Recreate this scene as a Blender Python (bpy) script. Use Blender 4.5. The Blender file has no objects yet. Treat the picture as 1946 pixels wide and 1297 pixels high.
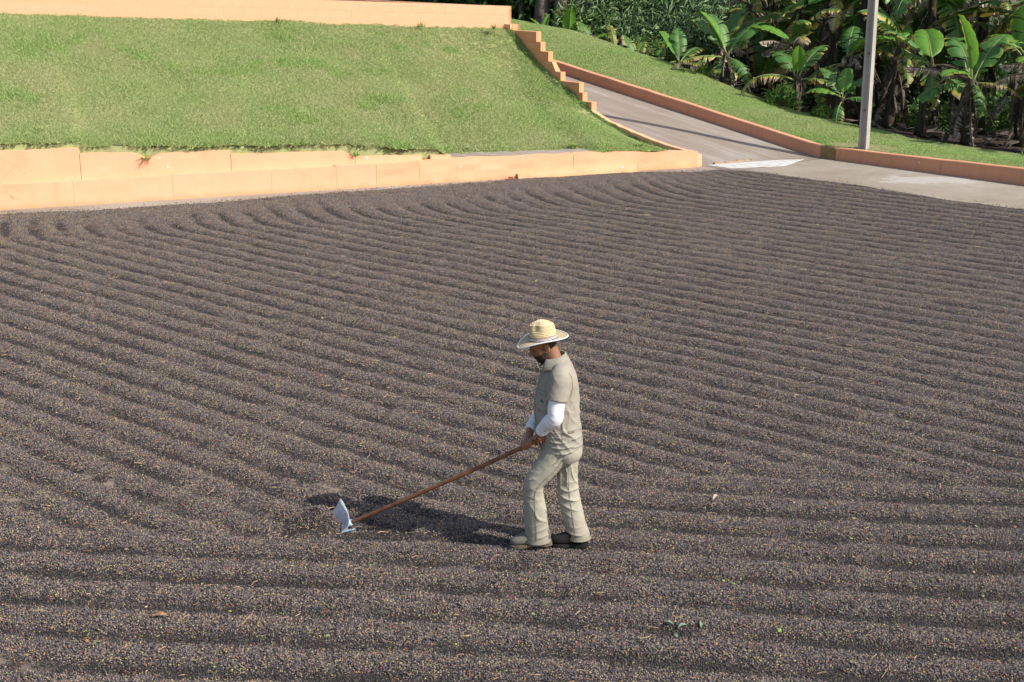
import bpy, bmesh, math, random
import numpy as np
from mathutils import Vector, Matrix, Euler
from mathutils.bvhtree import BVHTree
R = math.radians
scene = bpy.context.scene
C = scene.collection

# ------------------------------------------------------------------ camera, sky, sun, exposure
cam_data = bpy.data.cameras.new('camera'); cam = bpy.data.objects.new('camera', cam_data); C.objects.link(cam)
cam_data.sensor_width = 36; cam_data.lens = 49.95; cam_data.clip_end = 2000
cam.location = (0, 0, 4.3); cam.rotation_euler = (R(90 - 15.5), 0, 0)
scene.camera = cam
SUN_AZ, SUN_EL = 117.5, 40.3                      # clockwise from +Y, above the horizon
world = bpy.data.worlds.new('World'); scene.world = world; world.use_nodes = True
wn = world.node_tree; wn.nodes.clear()
sky = wn.nodes.new('ShaderNodeTexSky'); sky.sky_type = 'NISHITA'; sky.sun_disc = False
sky.sun_elevation = R(SUN_EL); sky.sun_rotation = R(SUN_AZ); sky.air_density = 1.0; sky.dust_density = 2.0
bgn = wn.nodes.new('ShaderNodeBackground'); bgn.inputs['Strength'].default_value = 0.13
wo = wn.nodes.new('ShaderNodeOutputWorld')
wn.links.new(sky.outputs[0], bgn.inputs['Color']); wn.links.new(bgn.outputs[0], wo.inputs['Surface'])
sd = bpy.data.lights.new('sun', 'SUN'); sd.energy = 4.6; sd.angle = R(0.53); sd.color = (1.0, 0.94, 0.85)
sun = bpy.data.objects.new('sun', sd); C.objects.link(sun)
sv = Vector((math.sin(R(SUN_AZ)) * math.cos(R(SUN_EL)), math.cos(R(SUN_AZ)) * math.cos(R(SUN_EL)), math.sin(R(SUN_EL))))
sun.rotation_euler = sv.to_track_quat('Z', 'Y').to_euler(); sun.location = (20, -10, 25)
vs = scene.view_settings
vs.view_transform = 'Standard'; vs.look = 'None'; vs.gamma = 1.0; vs.exposure = 0.45; vs.use_curve_mapping = False
scene.cycles.max_bounces = 8; scene.cycles.transparent_max_bounces = 6

# ------------------------------------------------------------------ helpers
rng = np.random.default_rng(7)
def put(o, parent=None):
    C.objects.link(o)
    if parent is not None: o.parent = parent
    return o
def tag(o, label=None, cat=None, group=None, kind=None):
    if label: o['label'] = label
    if cat: o['category'] = cat
    if group: o['group'] = group
    if kind: o['kind'] = kind
    return o
def empty(name, loc, label, cat, group=None, rz=0):
    o = bpy.data.objects.new(name, None); o.empty_display_size = .2; put(o); o.location = loc; o.rotation_euler = (0, 0, rz)
    return tag(o, label, cat, group)
def mesh_data(name, v, f, mats=None, smooth=False, fm=None):
    me = bpy.data.meshes.new(name)
    me.from_pydata([tuple(map(float, p)) for p in v], [], [tuple(map(int, q)) for q in f])
    for m in (mats if isinstance(mats, (list, tuple)) else [mats] if mats else []): me.materials.append(m)
    if fm is not None: me.polygons.foreach_set('material_index', np.asarray(fm, dtype=np.int32))
    if smooth: me.polygons.foreach_set('use_smooth', np.ones(len(me.polygons), dtype=bool))
    me.update(); return me
def obj(name, v, f, m=None, parent=None, smooth=False, origin=None, fm=None):
    v = np.asarray(v, dtype=float)
    if origin is not None: v = v - np.asarray(origin)
    o = bpy.data.objects.new(name, mesh_data(name, v, f, m, smooth, fm))
    return put(o, parent)
def attr(me, name, vals, dom='POINT'):
    a = me.attributes.new(name, 'FLOAT', dom); a.data.foreach_set('value', np.asarray(vals, dtype=np.float32))
class MB:
    def __init__(s): s.v = []; s.f = []; s.m = []; s.n = 0
    def add(s, v, f, m=0):
        v = np.asarray(v, dtype=float); s.v.append(v); s.f += [tuple(i + s.n for i in q) for q in f]; s.m += [m] * len(f); s.n += len(v); return s
    def verts(s): return np.concatenate(s.v)
    def build(s, name, mats, parent=None, smooth=False, origin=None):
        return obj(name, s.verts(), s.f, mats, parent, smooth, origin, s.m)
def boxvf(o, ax, ay, az):
    """box from corner o with edge vectors ax, ay, az"""
    o, ax, ay, az = map(lambda q: np.asarray(q, float), (o, ax, ay, az))
    v = [o, o+ax, o+ax+ay, o+ay, o+az, o+ax+az, o+ax+ay+az, o+ay+az]
    return v, [(0,3,2,1),(4,5,6,7),(0,1,5,4),(1,2,6,5),(2,3,7,6),(3,0,4,7)]
def cbox(c, sx, sy, sz):
    return boxvf((c[0]-sx/2, c[1]-sy/2, c[2]-sz/2), (sx,0,0), (0,sy,0), (0,0,sz))
def loft(pts, rads, lat=(0,1,0), seg=16, cap=True, p=2.0):
    """generalised tube: pts centres, rads (r_lateral, r_other); p>2 gives squarer sections"""
    pts = np.asarray(pts, float); lat = np.asarray(lat, float); n = len(pts); v = []
    for i in range(n):
        t = pts[min(i+1, n-1)] - pts[max(i-1, 0)]; t /= np.linalg.norm(t) + 1e-9
        u = lat - t * lat.dot(t); u /= np.linalg.norm(u) + 1e-9; w = np.cross(t, u)
        r = rads[i]; ra, rb = (r, r) if np.isscalar(r) else r
        for k in range(seg):
            a = 2*math.pi*k/seg; c, s = math.cos(a), math.sin(a)
            c = math.copysign(abs(c)**(2/p), c); s = math.copysign(abs(s)**(2/p), s)
            v.append(pts[i] + u*ra*c + w*rb*s)
    f = [(i*seg+k, i*seg+(k+1)%seg, (i+1)*seg+(k+1)%seg, (i+1)*seg+k) for i in range(n-1) for k in range(seg)]
    if cap:
        f += [tuple(range(seg))[::-1], tuple((n-1)*seg + k for k in range(seg))]
    return np.array(v), f
def spline(pts, n):
    """Catmull-Rom through rows of pts (any width), n samples per span"""
    P = np.asarray(pts, float); P = np.vstack([2*P[0]-P[1], P, 2*P[-1]-P[-2]]); out = []
    for i in range(1, len(P)-2):
        for k in range(n):
            t = k/n; a, b, c, d = P[i-1:i+3]
            out.append(.5*((2*b) + (c-a)*t + (2*a-5*b+4*c-d)*t*t + (3*b-a-3*c+d)*t**3))
    out.append(P[-2]); return np.array(out)
def sloft(rows, n=5, lat=(0,1,0), seg=20, **k):
    """rows (x,y,z,r_lateral,r_other) smoothed by a spline"""
    S = spline(rows, n); return loft(S[:, :3], [tuple(r) for r in S[:, 3:5]], lat, seg, **k)
def ell(c, rx, ry, rz, seg=20, rings=12, rot=None):
    v = []; f = []
    for i in range(rings+1):
        t = math.pi*i/rings
        for k in range(seg):
            a = 2*math.pi*k/seg
            q = np.array([rx*math.sin(t)*math.cos(a), ry*math.sin(t)*math.sin(a), rz*math.cos(t)])
            v.append(q)
    v = np.array(v)
    if rot is not None: v = v @ np.array(rot.to_3x3()).T
    v = v + np.asarray(c, float)
    f = [(i*seg+k, (i+1)*seg+k, (i+1)*seg+(k+1)%seg, i*seg+(k+1)%seg) for i in range(rings) for k in range(seg)]
    return v, f
def remesh(mb, voxel, smooth=4, fac=.5):
    """closed union of overlapping pieces -> one continuous smooth mesh (verts, faces)"""
    me = mesh_data('tmp', mb.verts(), mb.f); o = bpy.data.objects.new('tmp', me); C.objects.link(o)
    m = o.modifiers.new('r', 'REMESH'); m.mode = 'VOXEL'; m.voxel_size = voxel
    if smooth: s = o.modifiers.new('s', 'SMOOTH'); s.iterations = smooth; s.factor = fac
    dg = bpy.context.evaluated_depsgraph_get(); dg.update()
    e = o.evaluated_get(dg); em = e.to_mesh()
    v = np.empty(len(em.vertices)*3); em.vertices.foreach_get('co', v); v = v.reshape(-1, 3)
    nn = np.empty(len(em.vertices)*3); em.vertices.foreach_get('normal', nn); nn = nn.reshape(-1, 3)
    f = [tuple(q.vertices) for q in em.polygons]
    e.to_mesh_clear(); bpy.data.objects.remove(o); bpy.data.meshes.remove(me)
    return v, f, nn
def _h(i, j, k, s):
    n = (i.astype(np.int64)*374761393 + j.astype(np.int64)*668265263 + k.astype(np.int64)*2147483647 + s*974711) & 0xffffffff
    n = ((n ^ (n >> 13)) * 1274126177) & 0xffffffff
    return ((n ^ (n >> 16)) & 0xffff) / 65535.0
def vnoise(p, s=0):
    """value noise 0..1 for an array of points (n,2) or (n,3)"""
    p = np.asarray(p, float)
    if p.shape[1] == 2: p = np.hstack([p, np.zeros((len(p), 1))])
    i = np.floor(p).astype(np.int64); f = p - i; f = f*f*(3-2*f); r = 0
    for a in (0, 1):
        for b in (0, 1):
            for c in (0, 1):
                w = (f[:,0] if a else 1-f[:,0])*(f[:,1] if b else 1-f[:,1])*(f[:,2] if c else 1-f[:,2])
                r = r + w*_h(i[:,0]+a, i[:,1]+b, i[:,2]+c, s)
    return r
def sstep(a, b, x):
    t = np.clip((x-a)/(b-a), 0, 1); return t*t*(3-2*t)

# ------------------------------------------------------------------ materials
class NT:
    def __init__(s, name):
        s.m = bpy.data.materials.new(name); s.m.use_nodes = True; s.t = s.m.node_tree; s.t.nodes.clear()
        s.out = s.n('OutputMaterial'); s.b = s.n('BsdfPrincipled'); s.l(s.b.outputs[0], s.out.inputs[0])
    def n(s, ty, **kw):
        nd = s.t.nodes.new('ShaderNode' + ty)
        for k, v in kw.items(): setattr(nd, k, v)
        return nd
    def l(s, a, b): s.t.links.new(a, b)
    def coord(s, kind='Object', scale=(1,1,1), rot=(0,0,0)):
        tc = s.n('TexCoord'); mp = s.n('Mapping'); mp.inputs['Scale'].default_value = scale; mp.inputs['Rotation'].default_value = rot
        s.l(tc.outputs[kind], mp.inputs[0]); return mp.outputs[0]
    def noise(s, scale, detail=6, rough=.6, vec=None, kind='Object'):
        nd = s.n('TexNoise'); nd.inputs['Scale'].default_value = scale; nd.inputs['Detail'].default_value = detail; nd.inputs['Roughness'].default_value = rough
        s.l(vec if vec is not None else s.coord(kind), nd.inputs['Vector']); return nd.outputs['Fac']
    def ramp(s, fac, stops, interp='LINEAR'):
        r = s.n('ValToRGB'); r.color_ramp.interpolation = interp; e = r.color_ramp.elements
        while len(e) < len(stops): e.new(.5)
        for q, (p, c) in zip(e, stops): q.position = p; q.color = (*c, 1) if len(c) == 3 else c
        s.l(fac, r.inputs[0]); return r.outputs[0]
    def mix(s, fac, a, b, mode='MIX'):
        m = s.n('Mix', data_type='RGBA', blend_type=mode)
        for sock, v in ((m.inputs[0], fac), (m.inputs[6], a), (m.inputs[7], b)):
            if hasattr(v, 'links'): s.l(v, sock)
            elif isinstance(v, (int, float)): sock.default_value = v
            else: sock.default_value = (*v, 1)
        return m.outputs[2]
    def math(s, op, a, b=0.0, c=None):
        m = s.n('Math', operation=op)
        for i, v in enumerate((a, b, c)):
            if v is None: continue
            if hasattr(v, 'links'): s.l(v, m.inputs[i])
            else: m.inputs[i].default_value = v
        return m.outputs[0]
    def attr(s, name, kind='GEOMETRY'):
        a = s.n('Attribute', attribute_type=kind, attribute_name=name); return a.outputs['Fac']
    def col(s, c):
        if hasattr(c, 'links'): s.l(c, s.b.inputs['Base Color'])
        else: s.b.inputs['Base Color'].default_value = (*c, 1)
        return s
    def rough(s, r, spec=None):
        if hasattr(r, 'links'): s.l(r, s.b.inputs['Roughness'])
        else: s.b.inputs['Roughness'].default_value = r
        if spec is not None: s.b.inputs['Specular IOR Level'].default_value = spec
        return s
    def bump(s, h, strength=.3, dist=.01):
        b = s.n('Bump'); b.inputs['Strength'].default_value = strength; b.inputs['Distance'].default_value = dist
        s.l(h, b.inputs['Height']); s.l(b.outputs[0], s.b.inputs['Normal']); return s
    def translucent(s, colour, fac):
        t = s.n('BsdfTranslucent'); mx = s.n('MixShader'); mx.inputs[0].default_value = fac
        if hasattr(colour, 'links'): s.l(colour, t.inputs[0])
        else: t.inputs[0].default_value = (*colour, 1)
        s.l(s.b.outputs[0], mx.inputs[1]); s.l(t.outputs[0], mx.inputs[2]); s.l(mx.outputs[0], s.out.inputs[0]); return s
def simple(name, c1, c2=None, scale=8, rough=.8, bump=0, bscale=60, bdist=.004, spec=.3):
    t = NT(name)
    t.col(c1 if c2 is None else t.ramp(t.noise(scale), [(.32, c1), (.68, c2)])).rough(rough, spec)
    if bump: t.bump(t.noise(bscale, 4), bump, bdist)
    return t.m
def paint_mat(name, base, dirty, seed=0, dirt=.5, splash=False):
    """weathered masonry paint: faint mottling, hairline cracks, rubbed pale flecks"""
    t = NT(name); v = t.coord('Object')
    big = t.noise(1.1, 5, .6, v)
    c = t.ramp(big, [(.3, base), (.72, tuple(x*y for x, y in zip(base, (.93, .9, .86))))])
    st = t.noise(1, 4, .6, t.coord('Object', (5, 5, .7)))
    c = t.mix(t.math('MULTIPLY', t.ramp(st, [(.52, (0,0,0)), (.75, (1,1,1))]), dirt*.5), c, dirty)
    wv = t.n('VectorMath', operation='ADD'); wn_ = t.n('TexNoise'); wn_.inputs['Scale'].default_value = 3.0
    sc = t.n('VectorMath', operation='SCALE'); sc.inputs['Scale'].default_value = .35
    t.l(v, wn_.inputs['Vector']); t.l(wn_.outputs['Color'], sc.inputs[0]); t.l(v, wv.inputs[0]); t.l(sc.outputs[0], wv.inputs[1])
    vo = t.n('TexVoronoi', feature='DISTANCE_TO_EDGE'); vo.inputs['Scale'].default_value = 1.3; t.l(wv.outputs[0], vo.inputs['Vector'])
    cr = t.math('MULTIPLY', t.math('LESS_THAN', vo.outputs['Distance'], .006), t.math('GREATER_THAN', t.noise(.55, 2, .5, v), .56))
    c = t.mix(t.math('MULTIPLY', cr, .32), c, tuple(x*.45 for x in dirty))
    fl = t.n('TexVoronoi', feature='F1'); fl.inputs['Scale'].default_value = 4.2; t.l(wv.outputs[0], fl.inputs['Vector'])
    c = t.mix(t.math('MULTIPLY', t.math('LESS_THAN', fl.outputs['Distance'], .085), t.math('GREATER_THAN', t.noise(1.6, 2, .5, v), .58)), c, (.82, .74, .66))
    if splash:                                    # earth splashed on the foot of the wall
        sx = t.n('SeparateXYZ'); t.l(v, sx.inputs[0]); hz_ = t.math('ADD', sx.outputs['Z'], t.math('MULTIPLY', t.math('SUBTRACT', t.noise(3.5, 6, .7, v), .5), .22))
        c = t.mix(t.math('MULTIPLY', t.ramp(hz_, [(.0, (1,1,1)), (.10, (0,0,0))]), .55), c, (.42, .27, .13))
    t.col(c).rough(.85, .25).bump(t.math('SUBTRACT', t.math('ADD', t.noise(35, 4, .6, v), t.math('MULTIPLY', t.noise(5, 3, .5, v), 1.4)), t.math('MULTIPLY', cr, .8)), .35, .006)
    return t.m
PEACH = (.76, .41, .25)
M = {}
M['peach'] = paint_mat('peach_wall_paint', PEACH, (.5, .3, .16))
M['peach_low'] = paint_mat('peach_wall_paint_low', PEACH, (.5, .3, .16), splash=True)
M['peach_rough'] = paint_mat('peach_rough_render', (.76, .40, .235), (.56, .33, .17), dirt=.8, splash=True)
M['kerb'] = paint_mat('peach_kerb_paint', (.60, .295, .175), (.36, .18, .12), dirt=.8)
M['mortar'] = simple('old_mortar', (.5, .3, .2), (.4, .26, .18), 20)
M['bare_render'] = simple('bare_render_patch', (.30, .19, .08), (.16, .13, .05), 9, .9, .4, 40)
def concrete(name, base, dark, pale, streak=None, paint=None):
    t = NT(name); v = t.coord('Object')
    c = t.ramp(t.noise(.55, 8, .65, v), [(.3, dark), (.5, base), (.72, pale)])
    c = t.mix(t.math('MULTIPLY', t.ramp(t.noise(9, 6, .7, v), [(.4, (0,0,0)), (.75, (1,1,1))]), .45), c, dark)
    if streak:                                    # tyre-worn bands running along local X
        sv_ = t.noise(1, 4, .6, t.coord('Object', (.09, 1.9, 1)))
        c = t.mix(t.math('MULTIPLY', t.ramp(sv_, [(.36, (0,0,0)), (.58, (1,1,1))]), .75), c, streak)
        c = t.mix(t.math('MULTIPLY', t.ramp(t.noise(1, 5, .6, t.coord('Object', (.35, 9, 1))), [(.5, (0,0,0)), (.8, (1,1,1))]), .4), c, pale)
    if paint:                                     # worn splash of whitewash at a place on the slab
        tc = t.n('TexCoord'); mp = t.n('Mapping'); mp.inputs['Location'].default_value = tuple(-a*b for a, b in zip(paint[0], paint[1]))
        mp.inputs['Scale'].default_value = paint[1]; t.l(tc.outputs['Object'], mp.inputs[0])
        ln = t.n('VectorMath', operation='LENGTH'); t.l(mp.outputs[0], ln.inputs[0])
        k = t.math('GREATER_THAN', t.math('ADD', t.math('SUBTRACT', 1.0, ln.outputs['Value']), t.math('MULTIPLY', t.math('SUBTRACT', t.noise(2.6, 7, .7, v), .5), 2.6)), .12)
        c = t.mix(t.math('MULTIPLY', k, .32), c, (.55, .55, .54))
    t.col(c).rough(.9, .2).bump(t.noise(55, 6, .7, v), .35, .006)
    return t.m
M['patio'] = concrete('patio_concrete', (.30, .26, .21), (.22, .175, .13), (.37, .335, .29), paint=((8.0, 27.05, 0), (.95, 1.9, 1)))
M['path'] = concrete('path_concrete', (.31, .275, .245), (.20, .155, .12), (.40, .375, .35), streak=(.21, .165, .125))
M['white_slab'] = simple('worn_white_paint', (.60, .60, .59), (.40, .385, .36), 7, .8, .2, 40)
M['cement'] = simple('cement_fillet', (.33, .22, .13), (.42, .32, .2), 7, .9, .4, 30)
# ------------------------------------------------------------------ geometry of the place (metres)
W0 = np.array([-8.68, 23.8]); WD = np.array([.931, .365]); WN = np.array([-.365, .931])     # lower wall: start, along, back
K0 = np.array([6.53, 29.97]); PD = np.array([-.648, .761]); PO = np.array([.761, .648])     # path kerb: foot, up the path, outwards
L0 = np.array([3.95, 28.75])                                                               # path's left edge, foot
def wp(s, t, z=0.): q = W0 + WD*s + WN*t; return np.array([q[0], q[1], z])
def kp(a, b, z=0.): q = K0 + PD*a + PO*b; return np.array([q[0], q[1], z])
def lp(u, b, z=0.): q = L0 + PD*u + PO*b; return np.array([q[0], q[1], z])
def toe_z(s): return np.interp(s, [-20, 0, 1.3, 1.5, 4, 6.3, 8.1, 10, 13.4], [1.65, 1.05, 1.01, .90, .83, .71, .52, .42, .33])
def top_z(s): return np.interp(s, [-20, .5, 5.7, 11.5, 14], [3.9, 3.05, 2.80, 2.55, 2.47])
def edge_s(t): return 13.42 - .344*t
def bank_z(s, t):
    t0 = .75*sstep(7.8, 8.3, s)*sstep(11.6, 11.0, s); tau = np.clip((t-t0)/(5.73-t0), 0, 1); g_r = np.interp(tau, [0, .15, .335, .52, .69, .81, .9, 1], [0, .02, .11, .22, .44, .63, .80, 1])
    g_l = tau**1.08; w = sstep(3.6, .2, edge_s(t) - s)
    return toe_z(s) + (top_z(s) - toe_z(s))*(g_l*(1-w) + g_r*w) - .13*sstep(.75, .1, edge_s(t)-s)*sstep(3.4, 1.5, t)
def path_z(u, v=0.): return .152*np.maximum(u - .35 + 1.0*np.asarray(v)/2.754, 0)
def kerb_top(a): return .25 + np.where(a > 0, .152*np.minimum(a, 11), 0) + np.where(a > 11, .06*(np.minimum(a, 20)-11), 0) + np.where(a < 0, -.012*a, 0)
def verge_z(a, b):
    """grass beside the path: nearly level to a crest 2.75 m out, then falling into the grove"""
    crest = np.interp(a, [-14, -3.2, .46, 3.4, 6.8, 11.8, 16], [-.1, -.2, -.02, -.20, .05, .22, .3])
    hump = .10*np.sin(np.clip(b/2.75, 0, 1)*math.pi)
    z = kerb_top(a) - .03 + crest*sstep(0, 2.75, b) + hump
    slope = np.interp(a, [-14, -1, 1.5, 4, 12], [.05, .05, .12, .24, .26])
    d = np.maximum(b - 2.75, 0)
    return z - slope*d*sstep(-.2, 1.2, d) * np.where(d > 6, 6/np.maximum(d, 1e-6), 1)
def verge_at(x, y):
    d = np.array([x, y]) - K0; return float(verge_z(np.array(d @ PD), np.array(d @ PO)))

def gridmesh(name, us, vs_, fn, mat, kind='structure', parent=None, smooth=True, label=None):
    U, V = np.meshgrid(us, vs_, indexing='ij'); P = fn(U.ravel(), V.ravel()); n, m = len(us), len(vs_)
    i, j = np.meshgrid(np.arange(n-1), np.arange(m-1), indexing='ij'); a = (i*m+j).ravel()
    F = np.stack([a, a+m, a+m+1, a+1], 1)
    o = obj(name, P, F, mat, parent, smooth)
    bm_ = o.data; bm_.update()
    if bm_.polygons[len(bm_.polygons)//2].normal.z < 0: bm_.flip_normals()
    return tag(o, label, None, None, kind)

# far ground, rising to a wooded hillside; patio slab; path
M['ground'] = simple('valley_ground', (.055, .085, .02), (.15, .125, .06), .35, .95, .5, 8, .05)
def far_z(x, y):
    r = np.hypot(x, y-20); return -1.9 + 22*sstep(48, 190, y + .25*np.abs(x)) + .5*vnoise(np.stack([x, y], 1)*.09)
xs = np.concatenate([-np.geomspace(420, 8, 26), np.linspace(-6, 6, 7), np.geomspace(8, 420, 26)])
ys = np.concatenate([np.linspace(-120, 20, 12), np.linspace(28, 110, 28), np.geomspace(120, 620, 12)])
gridmesh('ground', xs, ys, lambda x, y: np.stack([x, y, far_z(x, y)], 1), M['ground'])
def patio_poly():
    a = W0 + WD*(-32) + WN*.5; b = W0 + WD*14.2 + WN*.5
    return [(a[0], a[1]), (b[0], b[1]), tuple(lp(1.2, .0)[:2]), tuple(kp(1.9, .1)[:2]), tuple(kp(-46, .1)[:2]), (-38, -9)]
pp = patio_poly(); n_ = len(pp)
tag(obj('patio', [(x, y, 0) for x, y in pp] + [(x, y, -2.4) for x, y in pp], [tuple(range(n_))[::-1]] + [(i, (i+1) % n_, (i+1) % n_ + n_, i+n_) for i in range(n_)], M['patio']), None, None, None, 'structure')
us = np.linspace(-.8, 16, 85); PW = 2.754
pth = gridmesh('path', us, np.linspace(0, PW+.1, 14), lambda u, v: np.stack([u, -v, path_z(u, v) + .006 + .03*np.sin(np.pi*v/PW)*sstep(.4, 2.4, u)], 1), M['path'])
pth.matrix_world = Matrix(((PD[0], -PO[0], 0, L0[0]), (PD[1], -PO[1], 0, L0[1]), (0, 0, 1, 0), (0, 0, 0, 1)))
# worn white strip and its broken cement lip across the foot of the path
q = [(3.98, 28.93), (4.40, 28.47), (5.55, 28.86), (6.12, 29.72), (5.55, 29.62), (5.0, 29.40)]
mb = MB(); mb.add([(x, y, .012) for x, y in q] + [(x, y, -.05) for x, y in q], [tuple(range(6))] + [(i, i+6, (i+1) % 6+6, (i+1) % 6) for i in range(6)])
o = mb.build('threshold_slab', M['white_slab']); tag(o, 'white painted concrete slab across the foot of the sloping path', 'slab')
if o.data.polygons[0].normal.z < 0: o.data.flip_normals()
mb = MB(); S = np.linspace(0, 1, 15); A = np.array([4.16, 29.02]); B = np.array([5.06, 29.56])
for i in range(14):
    a, b = A+(B-A)*S[i], A+(B-A)*S[i+1]; h = .035 + .02*rng.random()
    v, f = boxvf((a[0], a[1], -.01), ((b-a)[0]*.97, (b-a)[1]*.97, 0), (-.035, .06+.02*rng.random(), 0), (0, 0, h)); mb.add(v, f)
tag(mb.build('cement_lip', M['cement']), 'broken brown cement lip behind the white slab at the path foot', 'cement lip')

# ------------------------------------------------------------------ retaining wall along the back of the patio
def plate(s0, s1, t0, t1, z0, zt0, zt1, notch=None, rough=.004, ns=None, seed=0, nz=4, tilt=0):
    """a length of wall between s0 and s1, faces t0 (front) and t1; top height runs zt0 -> zt1, surface slightly uneven"""
    ns = ns or max(3, int((s1-s0)/.12)); mb = MB(); ss = np.linspace(s0, s1, ns+1)
    top = np.interp(ss, [s0, s1], [zt0, zt1]) + (vnoise(np.stack([ss*5, ss*0+seed], 1)) - .5)*rough*3
    if notch: top = np.minimum(top, notch(ss))
    rows = []
    for j in range(nz+1):
        z = z0 + (top - z0)*j/nz; t = t0 + (vnoise(np.stack([ss*4, z*6, ss*0+seed], 1)) - .5)*rough*2 + tilt*(z-z0)
        rows.append(np.array([wp(a, b, c) for a, b, c in zip(ss, t, z)]))
    back = [np.array([wp(a, t1, c) for a, c in zip(ss, top)]), np.array([wp(a, t1, z0) for a in ss])]
    G = np.array(rows + back); m = ns+1; F = []
    for j in range(len(G)-1): F += [(j*m+i, j*m+i+1, (j+1)*m+i+1, (j+1)*m+i) for i in range(ns)]
    L = len(G); F += [tuple(j*m for j in range(L)), tuple(j*m+ns for j in range(L))[::-1]]
    return G.reshape(-1, 3), F
wall = empty('retaining_wall', tuple(wp(4, 0)), 'long peach painted retaining wall with stepped upper course below the grass bank', 'wall')
wo_ = np.array(wall.location)
jo = [-14, -9, -4.6, -1.8, 1.22, 2.9, 4.66, 5.86, 6.62]
for i in range(len(jo)-1):
    v, f = plate(jo[i]+.0015, jo[i+1]-.0015, 0, .26, -.02, .42+.008*(i % 2), .42+.004*(i % 3), seed=i); obj('wall_panel', v, f, M['peach_low'], wall, False, wo_)
for (a, b, za, zb, sd_) in ((6.62, 7.46, .425, .43, 21), (7.46, 10.62, .43, .40, 22), (10.62, 13.36, .40, .30, 23)):
    v, f = plate(a+.004, b-.004, .0, .30, -.02, za, zb, rough=.013, seed=sd_, tilt=.05 if sd_ > 21 else 0); obj('wall_panel', v, f, M['peach_rough'], wall, False, wo_)
v, f = plate(9.42, 11.95, -.11, .05, -.02, .10, .16, rough=.012, seed=31, tilt=.28); obj('footing_ledge', v, f, M['peach_rough'], wall, False, wo_)
v, f = cbox((0, 0, 0), .09, .07, .05); v = np.array(v) + wp(9.26, -.09, .03); obj('broken_chip', v, f, simple('broken_brick', (.35, .12, .06)), wall, False, wo_)
# stepped upper course, set back behind the ledge
steps_up = [(-14, -8, 1.5, 1.5), (-8, -3.4, 1.25, 1.25), (-3.4, 1.38, .985, .965), (1.385, 2.5, .862, .83), (2.5, 3.98, .80, .79), (3.985, 6.28, .715, .665), (6.285, 7.58, .56, .52), (7.75, 8.16, .50, .495)]
for i, (a, b, za, zb) in enumerate(steps_up):
    notch = None
    if i == 4: notch = lambda s: .72 + np.abs(s-2.5)*.28 + .0*s
    if i == 3: notch = lambda s: .74 + np.abs(s-2.5)*.5
    if i == 5: notch = lambda s: np.where(s > 6.0, .70 - (s-6.0)*.5, 9)
    v, f = plate(a+.0015, b-.0015, .2, .36, .38, za, zb, notch, rough=.006, seed=40+i); obj('stepped_panel', v, f, M['peach'], wall, False, wo_)
v, f = plate(-14, 8.1, .215, .33, .37, .39, .39, ns=20, seed=3); obj('ledge', v, f, M['peach'], wall, False, wo_)
v, f = plate(7.585, 7.745, .24, .34, .38, .46, .44, ns=4, seed=9, rough=.02); obj('broken_gap', v, f, M['bare_render'], wall, False, wo_)
# low concrete apron on top of the wall's right half
v, f = plate(8.2, 11.2, .32, .82, .2, .44, .40, ns=24, seed=77, rough=.01); tag(obj('apron', v, f, M['patio']), None, None, None, 'structure')

# ------------------------------------------------------------------ upper block wall at the head of the bank, built block by block
UB = empty('block_wall', tuple(wp(6, 5.8, 2.6)), 'peach painted concrete block wall along the top of the grass bank', 'wall')
uo = np.array(UB.location); dz = -.043
def block_mesh(lx, ly, lz, sh=0.0, name='block'):
    v, f = boxvf((0, 0, 0), (lx, 0, sh*lx), (0, ly, 0), (0, 0, lz)); return mesh_data(name, v, f, [M['peach']])
bm_full = block_mesh(.3955, .14, .1975, dz); bm_half = block_mesh(.1935, .14, .1975, dz); bm_level = block_mesh(.392, .14, .196)
def place(me, name, x, y, z, ax, parent):
    o = bpy.data.objects.new(name, me); put(o, parent)
    mw = Matrix(((ax[0], -ax[1], 0, x-parent.location.x), (ax[1], ax[0], 0, y-parent.location.y), (0, 0, 1, z-parent.location.z), (0, 0, 0, 1)))
    o.matrix_local = mw; return o
SE, TE = 11.56, 5.74                             # right-hand corner of the wall in bank coordinates
for row in range(4):
    s = SE; k = 0
    while s > -4.5:
        half = (k == 0 and row % 2 == 1); l = .196 if half else .398
        s0 = s - l; zt = 2.998 - dz*0 + .043*(SE - s0) - .2*(row+1)
        p_ = wp(s0, TE + rng.normal(0, .0015))
        place(bm_half if half else bm_full, 'block', p_[0], p_[1], zt, WD, UB)
        s = s0; k += 1
v = [wp(SE-.004, TE+.004), wp(SE-.004, TE+.13), wp(-9, TE+.13), wp(-9, TE+.004)]
zc = [2.99, 2.99, 2.99+.043*20.5, 2.99+.043*20.5]
obj('mortar_core', [(*q[:2], 1.9) for q in v] + [(*q[:2], z-.012) for q, z in zip(v, zc)], [(0,1,2,3), (7,6,5,4), (0,4,5,1), (1,5,6,2), (2,6,7,3), (3,7,4,0)], M['peach'], UB, False, uo)
RW = empty('return_wall', tuple(wp(SE, TE+.2, 2.5)), 'peach block wall running back from the right corner of the upper wall', 'wall')
c0 = wp(SE-.16, TE+.142)
for row in range(3):
    for k in range(20):
        q = c0 + np.array([*(PD*(.4*k + .2*(row % 2))), 0])
        place(bm_level, 'block', q[0], q[1], 2.996 - .2*(row+1), PD, RW)
yd = tag(obj('yard', [wp(-16, 5.9, 3.0), wp(11.4, 5.9, 2.62), wp(8.5, 15, 2.62), wp(-16, 16, 3.0)], [(0, 1, 2, 3)], M['patio']), None, None, None, 'structure')

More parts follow.
